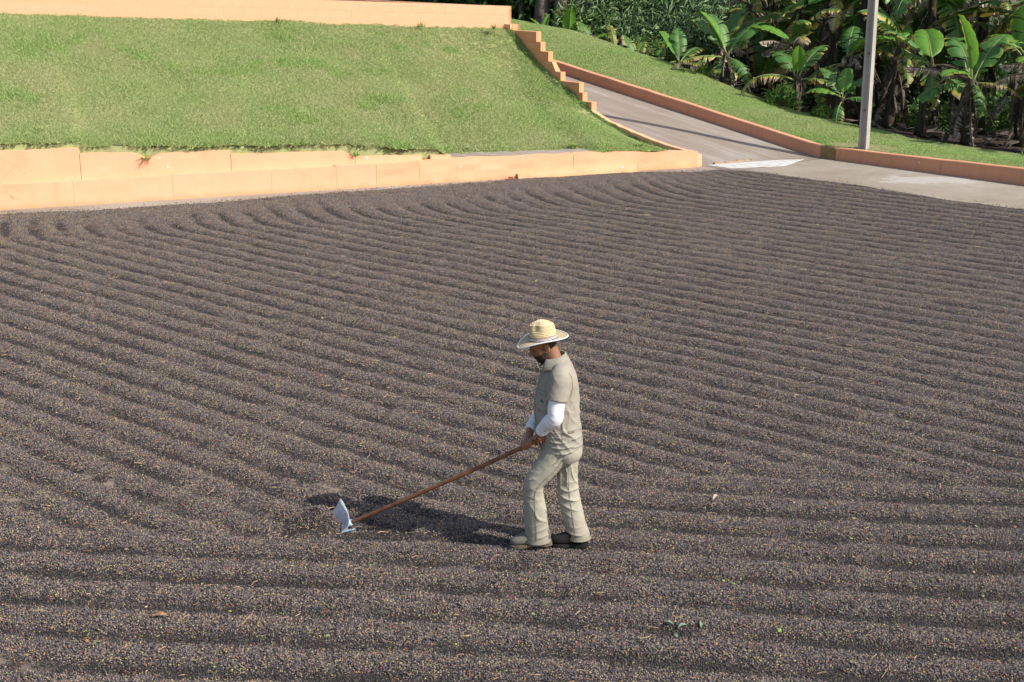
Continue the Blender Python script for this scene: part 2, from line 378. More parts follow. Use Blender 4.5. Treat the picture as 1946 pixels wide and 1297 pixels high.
# ------------------------------------------------------------------ stepped block wall between bank and path
M['step_paint'] = paint_mat('deep_peach_paint', (.66, .315, .165), (.40, .22, .13))
SW = empty('stepped_wall', tuple(lp(4.5, 0, 1.2)), 'peach block wall stepping down the slope beside the path', 'wall'); so = np.array(SW.location)
ends = [(5.91, 2.60, 6.3), (5.09, 2.47, 6.3), (4.94, 2.25, 6.2), (4.68, 2.05, 6.0), (4.43, 1.84, 5.8), (4.27, 1.63, 5.6), (3.66, 1.44, 5.2), (3.55, 1.23, 4.9), (3.26, 1.05, 4.6), (3.2, .84, 4.4), (3.14, .64, 4.2)]
for i, (u0, zt, u1) in enumerate(ends):
    zb = ends[i+1][1] if i+1 < len(ends) else .2
    v, f = boxvf(lp(u0, -.14 + .002*(i % 2)), (*(PD*(u1-u0)), 0), (*(PO*(.138+.002*(i % 3))), 0), (0, 0, zt-zb-.004)); v = np.array(v); v[:, 2] += zb + .002
    if i == 4: v[4] += (*(PD*.13), 0); v[7] += (*(PD*.16), -.0)      # the weathered, slanting step
    obj('step_block', v, f, M['step_paint'], SW, False, so)
v, f = boxvf(lp(5.92, -.2), (*(PD*.35), 0), (*(PO*.3), 0), (0, 0, .12)); v = np.array(v); v[:, 2] += 2.48; v, f = v, f
obj('cap_block', v, f, M['peach'], SW, False, so)
# low sloping kerb from the stepped wall down to the corner of the retaining wall
LK = empty('low_kerb', tuple(lp(1.5, -.07)), 'low peach kerb sloping down beside the grass bank to the wall corner', 'kerb'); lo = np.array(LK.location)
kz = [(3.25, .86), (2.73, .68), (2.1, .55), (1.54, .44), (.9, .34), (.34, .27), (.12, .25)]
G = []
for u in np.linspace(3.25, .12, 26):
    z = np.interp(-u, [-q[0] for q in kz], [q[1] for q in kz]) + rng.normal(0, .005); j = rng.normal(0, .004)
    G.append([lp(u, -.15+j, -.02), lp(u, -.15+j, z), lp(u, -.02-j*.5, z-.005), lp(u, -.002, -.02)])
G = np.array(G); F = [(i*4+k, i*4+k+1, i*4+4+k+1, i*4+4+k) for i in range(25) for k in range(3)] + [(0,3,2,1), (100,101,102,103)]
obj('kerb_stone', G.reshape(-1, 3), F, M['peach_rough'], LK, False, lo)

# ------------------------------------------------------------------ kerbs on the right
def kerb(name, label, a0, a1, joints, parent=None):
    K = empty(name, tuple(kp(a0, .07)), label, 'kerb'); ko = np.array(K.location)
    js = [a0] + joints + [a1]
    for i in range(len(js)-1):
        aa = np.linspace(js[i], js[i+1], max(4, int(abs(js[i+1]-js[i])/.3))); sg = np.sign(a1-a0); aa[0] += sg*.003; aa[-1] -= sg*.003; G = []
        for a in aa:
            zt = float(kerb_top(np.array(a))) + (vnoise(np.array([[a*2.5, 3.]]))[0]-.5)*.014; zb = .148*a - .15 if a > 0 else -.1
            j = (vnoise(np.array([[a*3, 9.]]))[0]-.5)*.012
            G.append([kp(a, j, zb), kp(a, j+.004, zt-.012), kp(a, j+.016, zt), kp(a, .145, zt), kp(a, .15, zb)])
        G = np.array(G); n = len(aa); F = [(r*5+k, r*5+k+1, r*5+6+k, r*5+5+k) for r in range(n-1) for k in range(4)] + [(0,1,2,3,4)[::-1], tuple((n-1)*5+k for k in range(5))]
        o = obj('kerb_stone', G.reshape(-1, 3), F, M['kerb'], K, False, ko); bm = bmesh.new(); bm.from_mesh(o.data); bmesh.ops.recalc_face_normals(bm, faces=bm.faces); bm.to_mesh(o.data); bm.free()
    return K
kerb('path_kerb', 'terracotta painted kerb rising along the right side of the path', .02, 20, [2.1, 3.0, 5.2, 6.1, 8, 11, 14, 17])
kerb('patio_kerb', 'terracotta painted kerb bounding the patio in front of the concrete pole', -.36, -20, [-2.9, -5.6, -9, -13])
v, f = boxvf(kp(-.355, -.012), (*(PD*.36), 0), (*(PO*.17), 0), (0, 0, .262)); v = np.array(v); v[:, 2] -= .002
tag(obj('kerb_block', v, f, M['bare_render']), 'short unpainted brown kerb block where the two kerbs meet', 'kerb')

# ------------------------------------------------------------------ banks
M['soil'] = simple('thatch_and_soil', (.22, .20, .10), (.27, .31, .12), 3, .95, .5, 30, .02)
def bank_pts(q, t):
    s = -14 + (edge_s(t) + 14)*q; z = bank_z(s, t) + .05*(vnoise(np.stack([s*1.1, t*1.1], 1), 3)-.5)
    z = np.where((s > 8.1) & (s < 11.3) & (t < .78), np.minimum(z, .37), z)
    P = W0 + np.outer(s, WD) + np.outer(t, WN); return np.column_stack([P, np.where(t < .29, .15, z - .02)])
gridmesh('embankment', np.linspace(0, 1, 160), np.concatenate([[.27], np.linspace(.3, 5.78, 44)]), lambda q, t: bank_pts(q, t) - np.array([0, 0, .02]), M['soil'])
def verge_pts(a, b):
    P = K0 + np.outer(a, PD) + np.outer(b, PO); z = verge_z(a, b) + .06*(vnoise(np.stack([a*.8, b*.8], 1), 5)-.5)*sstep(.1, .6, b)
    return np.column_stack([P, z - .02])
gridmesh('verge', np.linspace(-16, 24, 120), np.linspace(.13, 3.3, 24), lambda a, b: verge_pts(a, b) - np.array([0, 0, .025]), M['soil'])
M['litter'] = simple('leaf_litter', (.02, .012, .008), (.06, .036, .022), 6, .95, .8, 14, .05)
gridmesh('grove_ground', np.linspace(-26, 46, 110), np.linspace(3.25, 24, 34), lambda a, b: verge_pts(a, b) - np.array([0, 0, .02]), M['litter'])
# ------------------------------------------------------------------ drying coffee cherries, raked into rows
def phase(x, y):
    n = vnoise(np.stack([x*.35, y*.35], 1), 11) - .5; n2 = vnoise(np.stack([x*1.2, y*1.2], 1), 12) - .5
    pa = .655*x + .755*y + .12*n + .025*n2
    d = y - (10.55 + .17*x + .35*np.sin(x*.9)); pa = pa - .12*np.log1p(np.exp(-np.clip(d, -9, 9)*1.6))   # rows swing round as they near the cross rows
    twn = np.clip(3.0 + (x+9)*.05 - ((W0[0]-x)*WN[0] + (W0[1]-y)*WN[1]), 0, None)*sstep(5, 2, x); pa = pa - .755*.62*twn**1.3*.8        # rows turn towards the wall near it
    pb = .11*x + .994*y + .14*n + .03*n2
    k0 = (W0[0] - x)*WN[0]*-1; tw = (x - W0[0])*WN[0] + (y - W0[1])*WN[1]                                # distance in front of the wall (negative)
    pc = tw + .5*n
    return pa, pb, pc, d, -tw
EDGE = np.array([(-16, 20.6), (-10, 22.85), (-8.53, 23.39), (-6.87, 23.83), (-5.24, 24.5), (-3.55, 25.40), (-1.72, 26.15), (-.24, 26.95), (1.84, 27.81), (3.83, 28.1), (4.13, 28.29), (4.90, 28.01), (5.50, 27.21), (6.47, 26.33), (7.64, 24.78), (8.69, 23.83), (12, 20.2), (18, 13)])
def layer(x, y):
    """height of the cherry layer above the slab and how bare it is"""
    pa, pb, pc, d, tw = phase(x, y); SPA, SPB = .37, .43
    def ridge(p, SP): c = np.cos(2*np.pi*p/SP + 1.0*(vnoise(np.stack([x*.25, y*.25], 1), 21)-.5)); return np.clip(.62 + .80*c + .14*(vnoise(np.stack([x*5, y*5], 1), 29)-.5), 0, 1)
    wb = sstep(.35, -.35, d); wc = sstep(2.6, 1.2, tw + 1.2*(vnoise(np.stack([x*.5, y*.5], 1), 14)-.5))*sstep(5.5, 2.5, x)
    amp = .0225*(.66 + .6*vnoise(np.stack([x*.45, y*.45], 1), 15))
    h = .012 + amp*(ridge(pa, SPA)*(1-wb)*(1-.8*wc) + ridge(pb, SPB)*wb + .5*(1-wb)*wc) + .011*vnoise(np.stack([x*3, y*3], 1), 16)
    h += .008*(vnoise(np.stack([x*9, y*9], 1), 24)-.5); h = np.maximum(h, .008)
    h += (.15 + .10*(vnoise(np.stack([x*14, y*14], 1), 25)-.5))*np.exp(-(((x+1.50)/.16)**2 + ((y-10.04)/.13)**2)**1.5) - .02*np.exp(-(((x+1.05)/.25)**2 + ((y-10.05)/.2)**2))    # heap pushed up by the hoe
    e = np.interp(x, EDGE[:, 0], EDGE[:, 1]) + .09*(vnoise(np.stack([x*2.2, y*0], 1), 17)-.5) - y
    h = h*sstep(-.02, .28, e) - .03*(e < 0)
    al_ = .755*x - .655*y; dusty = .5*vnoise(np.stack([x*.55, y*.55], 1), 18) + .5*vnoise(np.stack([al_*.5, pa*2.2], 1), 28) + .30*sstep(2, -5, x)*sstep(17, 9, y) + .35*(vnoise(np.stack([x*4, y*4], 1), 19)-.5)
    bare = sstep(.93, 1.12, dusty + .5*(vnoise(np.stack([x*7, y*7], 1), 26)-.5))*sstep(.030, .017, h)
    return h, e, bare
ST = .066
gx, gy = np.meshgrid(np.arange(-13.5, 13.6, ST), np.arange(5.6, 28.8, ST), indexing='ij'); sh = gx.shape
gx = gx + rng.uniform(-.022, .022, sh); gy = gy + rng.uniform(-.022, .022, sh)
fx, fy = gx.ravel(), gy.ravel(); hh, ee, bare = layer(fx, fy)
inside = (ee > -.10) & (np.abs(fx) < .385*fy + 2.0)
idx = -np.ones(len(fx), int); idx[inside] = np.arange(inside.sum())
I = np.arange(len(fx)).reshape(sh); Q = np.stack([I[:-1, :-1], I[1:, :-1], I[1:, 1:], I[:-1, 1:]], -1).reshape(-1, 4); Q = idx[Q]; Q = Q[(Q >= 0).all(1)]
def fast_mesh(name, V, F4):
    me = bpy.data.meshes.new(name); me.vertices.add(len(V)); me.vertices.foreach_set('co', np.asarray(V, np.float32).ravel())
    k = F4.shape[1]; me.loops.add(F4.size); me.loops.foreach_set('vertex_index', F4.astype(np.int32).ravel())
    me.polygons.add(len(F4)); me.polygons.foreach_set('loop_start', np.arange(0, F4.size, k, dtype=np.int32))
    me.update(calc_edges=True); me.validate(); return me
cme = fast_mesh('coffee_cherries', np.stack([fx, fy, np.maximum(hh, -.02)], 1)[inside], Q)
bb = bare[inside]; keep = (ee[inside] > .0) & (rng.random(inside.sum()) > bb*.93)
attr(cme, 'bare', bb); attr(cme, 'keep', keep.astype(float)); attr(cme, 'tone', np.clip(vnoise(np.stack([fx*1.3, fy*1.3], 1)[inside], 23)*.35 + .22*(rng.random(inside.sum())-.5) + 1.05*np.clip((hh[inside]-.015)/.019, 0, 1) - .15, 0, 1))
cme.polygons.foreach_set('use_smooth', np.ones(len(cme.polygons), bool))
# base under the cherries: dark fruit, sandy dust where the rake has scraped down to the slab
t = NT('cherry_bed'); vv = t.coord('Object'); b_ = t.ramp(t.noise(140, 3, .6, vv), [(.35, (.012, .010, .010)), (.6, (.05, .042, .040)), (.75, (.11, .085, .06))])
t.col(t.mix(t.attr('bare'), b_, t.ramp(t.noise(60, 4, .7, vv), [(.3, (.19, .15, .115)), (.7, (.30, .25, .20))]))).rough(.9, .2).bump(t.noise(140, 3, .6, vv), .8, .01); M['bed'] = t.m
# single cherries: mostly black dried fruit with a dusty bloom, a few tan, green, yellow and red ones
t = NT('coffee_cherry'); rnd = t.attr('rnd', 'GEOMETRY'); oi = t.n('ObjectInfo'); r2 = t.math('FRACT', t.math('ADD', rnd, oi.outputs['Random']))
c = t.ramp(r2, [(0, (.016, .013, .015)), (.20, (.038, .033, .037)), (.36, (.070, .060, .063)), (.52, (.115, .099, .098)), (.66, (.20, .170, .160)), (.77, (.23, .155, .12)), (.82, (.33, .25, .19)),
               (.895, (.38, .27, .14)), (.93, (.48, .39, .14)), (.952, (.56, .49, .14)), (.967, (.30, .38, .08)), (.979, (.52, .20, .06)), (.99, (.44, .055, .03))], 'CONSTANT')
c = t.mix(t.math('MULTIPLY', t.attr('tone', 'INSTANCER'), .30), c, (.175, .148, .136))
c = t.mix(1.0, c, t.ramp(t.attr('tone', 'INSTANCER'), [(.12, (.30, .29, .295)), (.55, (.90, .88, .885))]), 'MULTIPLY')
t.col(c).rough(.45, .5); M['cherry'] = t.m

class GN:
    def __init__(s, name):
        s.g = bpy.data.node_groups.new(name, 'GeometryNodeTree')
        s.g.interface.new_socket('Geometry', in_out='INPUT', socket_type='NodeSocketGeometry'); s.g.interface.new_socket('Geometry', in_out='OUTPUT', socket_type='NodeSocketGeometry')
        s.i = s.n('NodeGroupInput'); s.o = s.n('NodeGroupOutput')
    def n(s, ty, **kw):
        nd = s.g.nodes.new(ty)
        for k, v in kw.items(): setattr(nd, k, v)
        return nd
    def l(s, a, b): s.g.links.new(a, b)
    def rnd(s, ty, lo, hi, seed=0):
        r = s.n('FunctionNodeRandomValue', data_type=ty); k = {'FLOAT': (2, 3), 'FLOAT_VECTOR': (0, 1), 'INT': (4, 5)}[ty]
        r.inputs[k[0]].default_value = lo; r.inputs[k[1]].default_value = hi; r.inputs['Seed'].default_value = seed
        return r.outputs[{'FLOAT': 1, 'FLOAT_VECTOR': 0, 'INT': 2}[ty]]
    def named(s, name):
        a = s.n('GeometryNodeInputNamedAttribute', data_type='FLOAT'); a.inputs['Name'].default_value = name; return a.outputs[0]
    def grid(s, size): 
        g = s.n('GeometryNodeMeshGrid'); g.inputs[0].default_value = size; g.inputs[1].default_value = size; g.inputs[2].default_value = 2; g.inputs[3].default_value = 2; return g.outputs[0]
    def tile(s, points, shape, rot_lo, rot_hi, sc_lo, sc_hi, mat, seed):
        ip = s.n('GeometryNodeInstanceOnPoints'); s.l(points, ip.inputs['Points']); s.l(shape, ip.inputs['Instance'])
        s.l(s.rnd('FLOAT_VECTOR', rot_lo, rot_hi, seed+1), ip.inputs['Rotation']); s.l(s.rnd('FLOAT_VECTOR', sc_lo, sc_hi, seed+2), ip.inputs['Scale'])
        st = s.n('GeometryNodeStoreNamedAttribute', data_type='FLOAT', domain='INSTANCE'); st.inputs['Name'].default_value = 'rnd'
        s.l(ip.outputs[0], st.inputs['Geometry']); s.l(s.rnd('FLOAT', 0., 1., seed+3), st.inputs['Value'])
        re = s.n('GeometryNodeRealizeInstances'); s.l(st.outputs[0], re.inputs[0])
        sm = s.n('GeometryNodeSetMaterial'); sm.inputs['Material'].default_value = mat; s.l(re.outputs[0], sm.inputs['Geometry']); return sm.outputs[0]
    def scatter(s, tiles, sel='keep', align=True, scale=(.9, 1.1), scale_attr=None, tilt=0):
        gi = s.n('GeometryNodeGeometryToInstance')
        for t_ in reversed(tiles): s.l(t_, gi.inputs[0])
        ip = s.n('GeometryNodeInstanceOnPoints'); s.l(s.i.outputs[0], ip.inputs['Points']); s.l(gi.outputs[0], ip.inputs['Instance'])
        cmp_ = s.n('FunctionNodeCompare', data_type='FLOAT', operation='GREATER_THAN'); s.l(s.named(sel), cmp_.inputs[0]); cmp_.inputs[1].default_value = .5
        s.l(cmp_.outputs[0], ip.inputs['Selection']); ip.inputs['Pick Instance'].default_value = True
        s.l(s.rnd('INT', 0, len(tiles)-1, 91), ip.inputs['Instance Index'])
        al = s.n('FunctionNodeAlignRotationToVector', axis='Z'); nm = s.n('GeometryNodeInputNormal'); s.l(nm.outputs[0], al.inputs['Vector'])
        if not align: al.inputs['Factor'].default_value = .4
        ro = s.n('FunctionNodeRotateRotation', rotation_space='LOCAL'); s.l(al.outputs[0], ro.inputs[0])
        s.l(s.rnd('FLOAT_VECTOR', (-tilt, -tilt, 0), (tilt, tilt, 6.283), 92), ro.inputs[1]); s.l(ro.outputs[0], ip.inputs['Rotation'])
        sc = s.rnd('FLOAT', scale[0], scale[1], 93)
        if scale_attr:
            mu = s.n('ShaderNodeMath', operation='MULTIPLY'); s.l(sc, mu.inputs[0]); s.l(s.named(scale_attr), mu.inputs[1]); sc = mu.outputs[0]
        s.l(sc, ip.inputs['Scale'])
        jn = s.n('GeometryNodeJoinGeometry'); s.l(ip.outputs[0], jn.inputs[0]); s.l(s.i.outputs[0], jn.inputs[0]); s.l(jn.outputs[0], s.o.inputs[0])
g = GN('cherry_scatter'); tiles = []
for k in range(7):
    d = g.n('GeometryNodeDistributePointsOnFaces', distribute_method='POISSON'); g.l(g.grid(.105), d.inputs['Mesh'])
    d.inputs['Distance Min'].default_value = .0094; d.inputs['Density Max'].default_value = 22000; d.inputs['Seed'].default_value = k*7+1
    sp = g.n('GeometryNodeSetPosition'); g.l(d.outputs[0], sp.inputs[0]); g.l(g.rnd('FLOAT_VECTOR', (0, 0, -.008), (0, 0, .008), k), sp.inputs['Offset'])
    ic = g.n('GeometryNodeMeshIcoSphere'); ic.inputs[0].default_value = .0059; ic.inputs[1].default_value = 1
    ss_ = g.n('GeometryNodeSetShadeSmooth'); g.l(ic.outputs[0], ss_.inputs[0])
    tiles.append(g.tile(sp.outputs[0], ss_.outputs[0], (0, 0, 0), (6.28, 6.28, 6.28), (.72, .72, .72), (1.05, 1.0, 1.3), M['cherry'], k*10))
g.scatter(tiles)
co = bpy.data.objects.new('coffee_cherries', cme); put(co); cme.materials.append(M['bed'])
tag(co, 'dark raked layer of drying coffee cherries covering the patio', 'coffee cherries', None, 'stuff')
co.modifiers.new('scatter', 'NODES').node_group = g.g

# twigs, husks and leaf scraps among the cherries
mb = MB(); n_tw = 0
for i in range(2000):
    y = 6.5 + 20*rng.random()**1.7; x = rng.uniform(-1, 1)*(.37*y+.5)
    h, e, _ = layer(np.array([x]), np.array([y]))
    if e[0] < .3: continue
    z = h[0] + .009; a = rng.uniform(0, 6.28); k = rng.random(); big = .85 + .012*y
    if k < .72:
        L = rng.uniform(.025, .085)*big*(1.6 if k < .06 else 1); w = rng.uniform(.0012, .0024)*big; d = np.array([math.cos(a), math.sin(a), rng.uniform(-.1, .25)])*L; s = np.array([-math.sin(a), math.cos(a), 0])
        mid = s*rng.uniform(-.18, .18)*L; p = np.array([x, y, z]); v = []
        for q in (p, p+d*.5+mid+(0,0,.004), p+d): v += [q - s*w, q + s*w, q + np.array([0, 0, w*1.6])]
        mb.add(v, [(0,1,4,3), (1,2,5,4), (2,0,3,5), (3,4,7,6), (4,5,8,7), (5,3,6,8)], 0 if rng.random() < .75 else 1)
    else:
        L = rng.uniform(.012, .035)*big; w = L*rng.uniform(.3, .6); d = np.array([math.cos(a), math.sin(a), rng.uniform(-.2, .4)])*L; s = np.array([-math.sin(a), math.cos(a), rng.uniform(-.4, .4)])*w
        p = np.array([x, y, z+.003]); mb.add([p, p+d*.5+s, p+d, p+d*.5-s, p+d*.5+(0, 0, .006)], [(0,4,1), (1,4,2), (2,4,3), (3,4,0)], int(rng.choice([0, 1, 2, 3], p=[.40, .35, .22, .03])))
for i in range(1500):                             # fruit that has rolled off the edge of the layer
    x = rng.uniform(-9, 9.5); y = float(np.interp(x, EDGE[:, 0], EDGE[:, 1])) + .02 + rng.exponential(.10); rr = rng.uniform(.0055, .0085)
    if y > np.interp(x, [-8.68, 3.81], [23.8, 28.7]) - .03 and x < 3.9: continue
    q = np.array([x, y, rr]); mb.add([q+(rr,0,0), q+(0,rr,0), q-(rr,0,0), q-(0,rr,0), q+(0,0,rr), q-(0,0,rr)], [(0,1,4), (1,2,4), (2,3,4), (3,0,4), (1,0,5), (2,1,5), (3,2,5), (0,3,5)], 4)
M['straw'] = simple('straw_twig', (.50, .36, .22), (.32, .20, .12), 30, .8); M['brown_husk'] = simple('brown_husk', (.20, .10, .05), (.32, .18, .09), 30, .8)
M['green_bit'] = simple('green_scrap', (.14, .26, .05), (.32, .36, .12), 30, .6); M['pale_bit'] = simple('pale_scrap', (.30, .25, .18), (.42, .36, .27), 30, .8)
tag(mb.build('plant_debris', [M['straw'], M['brown_husk'], M['green_bit'], M['pale_bit'], simple('loose_cherry', (.03, .022, .02), (.07, .05, .045), 90, .5)]), 'scattered twigs, husks and leaf scraps lying among the coffee cherries', 'debris', None, 'stuff')
def leaf_scrap(name, label, cat, x, y, L, w, a, mat, n=1):
    h = float(layer(np.array([x]), np.array([y]))[0][0]) + .014; root = None if n == 1 else empty(name, (x, y, h), label, cat)
    for i in range(n):
        aa = a + i*2.4; q = np.array([.05*i*math.cos(i*2.1), .05*i*math.sin(i*2.1), 0]); d = np.array([math.cos(aa), math.sin(aa), 0]); s = np.array([-d[1], d[0], 0]); P = []
        for u in np.linspace(0, 1, 7):
            ww = w*math.sin(math.pi*min(1, .06+u*.92))**.8; zc = .02*math.sin(math.pi*u)
            P += [q + d*L*u + s*ww + (0, 0, zc+.012), q + d*L*u + (0, 0, zc), q + d*L*u - s*ww + (0, 0, zc+.010)]
        o = obj(name if n == 1 else 'leaf', P, [(j*3+k, j*3+k+1, j*3+4+k, j*3+3+k) for j in range(6) for k in range(2)], mat, root, True)
        if n == 1: o.location = (x, y, h); tag(o, label, cat)
leaf_scrap('dry_leaf', 'curled tan dry leaf on the cherries near the lower left corner', 'leaf', -2.36, 8.50, .10, .022, .1, M['brown_husk'])
leaf_scrap('leaf_sprig', 'dull green leaf sprig on the cherries at the lower right', 'leaf', 1.08, 8.40, .07, .014, .4, simple('dull_green', (.12, .18, .12), (.2, .26, .17), 20), 4)
leaf_scrap('wood_chip', 'pale splinter of wood on the cherries right of the man', 'wood chip', 1.60, 10.55, .10, .014, 1.0, M['pale_bit'])
v, f = boxvf((-3.6, 7.30, 0), (.545, -.06, 0), (.03, .41, 0), (0, 0, .05)); tag(obj('kerb_stub', v, f, M['peach']), 'peach painted kerb end showing at the bottom left corner', 'kerb')

# ------------------------------------------------------------------ grass
t = NT('grass_blade'); rnd = t.attr('rnd'); oi = t.n('ObjectInfo'); r2 = t.math('FRACT', t.math('ADD', rnd, t.math('MULTIPLY', oi.outputs['Random'], 7.0)))
gr = t.ramp(r2, [(0, (.20, .34, .09)), (.3, (.32, .47, .14)), (.6, (.43, .57, .195)), (.85, (.52, .62, .26)), (1, (.61, .66, .34))])
dr = t.ramp(r2, [(0, (.34, .44, .15)), (.35, (.48, .52, .24)), (.7, (.62, .58, .36)), (1, (.74, .66, .44))])
c = t.mix(t.attr('tone', 'INSTANCER'), gr, dr); t.col(c).rough(.55, .3).translucent(c, .4); M['grass'] = t.m
def grass(name, label, pts, nrm_mesh_faces, tone, gs):
    me = fast_mesh(name, pts, nrm_mesh_faces); attr(me, 'keep', np.ones(len(pts))); attr(me, 'tone', tone); attr(me, 'gscale', gs); me.materials.append(M['soil'])
    me.polygons.foreach_set('use_smooth', np.ones(len(me.polygons), bool))
    if len(me.polygons) and me.polygons[len(me.polygons)//2].normal.z < 0: me.flip_normals()
    g = GN(name + '_scatter'); tl = []
    for k in range(6):
        d = g.n('GeometryNodeDistributePointsOnFaces', distribute_method='RANDOM'); g.l(g.grid(.17), d.inputs['Mesh']); d.inputs['Density'].default_value = 3900; d.inputs['Seed'].default_value = k*5+2
        cn = g.n('GeometryNodeMeshCone'); cn.inputs['Vertices'].default_value = 3; cn.inputs['Radius Top'].default_value = .0005; cn.inputs['Radius Bottom'].default_value = .0038; cn.inputs['Depth'].default_value = .062
        tl.append(g.tile(d.outputs[0], cn.outputs[0], (-1.3, -1.3, 0), (1.3, 1.3, 6.28), (.8, .8, .4), (1.7, 1.7, 1.0), M['grass'], k*10+300))
    g.scatter(tl, 'keep', True, (.85, 1.15), 'gscale'); o = put(bpy.data.objects.new(name, me)); o.modifiers.new('scatter', 'NODES').node_group = g.g
    return tag(o, label, 'grass', None, 'stuff')
def lattice(us, vs_, fn, jit=.03):
    U, V = np.meshgrid(us, vs_, indexing='ij'); U = U + rng.uniform(-jit, jit, U.shape); V = V + rng.uniform(-jit, jit, V.shape); n, m = U.shape
    i, j = np.meshgrid(np.arange(n-1), np.arange(m-1), indexing='ij'); a = (i*m+j).ravel(); return U.ravel(), V.ravel(), np.stack([a, a+m, a+m+1, a+1], 1)
S_, T_, F_ = lattice(np.arange(-12, 13.4, .105), np.concatenate([[.335, .375, .425], np.arange(.48, 5.72, .105)]), None, .022)
ok_s = np.minimum(S_, edge_s(T_) - .02); q_ = (ok_s + 14)/(edge_s(T_) + 14)
P_ = bank_pts(q_, T_); P_[:, 2] += .004
bare_s = sstep(.55, .2, T_)*(vnoise(np.stack([S_*.9, T_*2], 1), 41) > .75)                 # grass thins out along the wall
dry = .40 + .7*(vnoise(np.stack([S_*.33, T_*.45], 1), 42)-.25) + .5*(vnoise(np.stack([S_*1.9, T_*1.9], 1), 43)-.5); dry = np.where(edge_s(T_)-S_ < 2.2, dry - .3*(1-(edge_s(T_)-S_)/2.2), dry)
dry -= .35*sstep(1.3, .4, T_)
weed = .6*vnoise(np.stack([S_*1.1+.7*T_, T_*1.6-.5*S_], 1), 44) + .4*vnoise(np.stack([S_*4, T_*4], 1), 46) > .76
gs = .72 + .5*vnoise(np.stack([S_*1.3, T_*1.3], 1), 45); gs = np.where(weed, gs*1.3, gs); gs = np.where((edge_s(T_)-S_ < .45) & (T_ < 3.2), gs*.6, gs); gs = np.where(bare_s > .5, .45, gs); gs = np.where((T_ < .8) & (bare_s < .5), gs*1.15, gs)
gs = np.where((S_ > 8.2) & (S_ < 11.1) & (T_ < .76), .05, gs)
grass('grass', 'short sunlit grass growing on the bank above the retaining wall', P_, F_, np.clip(np.where(weed, -.2, dry), 0, 1), gs)
A_, B_, F2 = lattice(np.arange(-9.5, 17, .105), np.arange(.2, 3.2, .105), None)
P2 = verge_pts(A_, B_); P2[:, 2] += .004
dry2 = .0 + .7*(vnoise(np.stack([A_*.5, B_*.7], 1), 52)-.3) + .35*(vnoise(np.stack([A_*2, B_*2], 1), 53)-.5); gs2 = .7 + .4*vnoise(np.stack([A_*1.2, B_*1.2], 1), 55)
worn = ((A_+.7)/.8)**2 + ((B_-.5)/.5)**2 < 1; dry2 = np.where(worn, .9, dry2); gs2 = np.where(worn, .45, gs2); gs2 = np.where(B_ > 2.7, gs2*.7, gs2)
grass('grass', 'green grass on the verge between kerb and banana grove', P2, F2, np.clip(dry2, 0, 1), gs2)
# stray tufts hanging over the wall and standing along its top
def tuft(label, pos, n, L, spread, lean, mat):
    mb = MB()
    for i in range(n):
        a = rng.uniform(0, 6.28); d = np.array([math.cos(a)*spread, math.sin(a)*spread, 1.0]) + np.array(lean); d /= np.linalg.norm(d); l = L*rng.uniform(.5, 1); w = .006*rng.uniform(.6, 1.2)
        s = np.array([-math.sin(a), math.cos(a), 0])*w; b = np.array([rng.normal(0, .04), rng.normal(0, .04), 0]); g_ = np.array([d[0]*.5, d[1]*.5, -.45])*l
        v = [b-s, b+s, b+d*l*.55+s*.8, b+d*l*.55-s*.8, b+d*l+g_*.5]; mb.add(v, [(0,1,2,3), (3,2,4)])
    o = mb.build('grass_tuft', mat); o.location = pos; return tag(o, label, 'grass tuft', 'grass tufts along the walls')
M['tuft'] = simple('tuft_green', (.10, .20, .03), (.24, .30, .08), 9, .6)
for lb, p_, n, L, sp, ln in (('grass tuft spilling over the notch in the stepped wall course', wp(2.5, .24, .70), 60, .26, .7, (.25, -.8, -.5)), ('grass tuft hanging over the broken end of a wall step', wp(6.3, .24, .56), 40, .2, .7, (.2, -.5, -.2)),
        ('tall grass tuft at the foot of the block wall', wp(6.1, 5.55, 2.72), 34, .26, .5, (0, 0, 0)), ('grass tuft against the block wall near its corner', wp(9.3, 5.55, 2.58), 30, .22, .6, (0, 0, 0)),
        ('weedy tuft by the stepped wall corner', wp(11.0, 5.4, 2.5), 46, .22, .6, (0, 0, 0)), ('thick green tuft beside the low kerb', wp(12.3, .55, .36), 80, .26, .9, (0, 0, 0)), ('thick tuft at the right end of the bare strip', wp(10.9, .7, .42), 70, .22, .9, (0, 0, 0)), ('thin seeding weed at the edge of the grove', kp(-3.0, 2.9, -.0), 16, .35, .25, (0, 0, 0))):
    tuft(lb, p_, n, L, sp, ln, M['tuft'])
# ------------------------------------------------------------------ concrete utility pole
M['pole'] = concrete('pole_concrete', (.36, .34, .31), (.27, .25, .22), (.44, .42, .39))
pr = kp(-.8, .36); UP = empty('utility_pole', (pr[0], pr[1], .0), 'tapering grooved concrete utility pole behind the terracotta kerb', 'pole', rz=R(53))
def hpole(z0, z1, w0, w1, d0, d1, n=12):
    """double-T section: two flanges and a recessed web on the faces turned left and right"""
    v = []; sec = lambda w, d: [(-w, -d), (w, -d), (w, -d*.55), (w*.62, -d*.4), (w*.62, d*.4), (w, d*.55), (w, d), (-w, d), (-w, d*.55), (-w*.62, d*.4), (-w*.62, -d*.4), (-w, -d*.55)]
    for i in range(n+1):
        t = i/n; w = w0+(w1-w0)*t; d = d0+(d1-d0)*t; v += [(x, y, z0+(z1-z0)*t) for x, y in sec(w, d)]
    return v, [(i*12+k, i*12+(k+1) % 12, (i+1)*12+(k+1) % 12, (i+1)*12+k) for i in range(n) for k in range(12)] + [tuple(range(12))[::-1], tuple(n*12+k for k in range(12))]
v, f = hpole(-.5, 10.0, .092, .062, .088, .062); obj('shaft', v, f, M['pole'], UP)
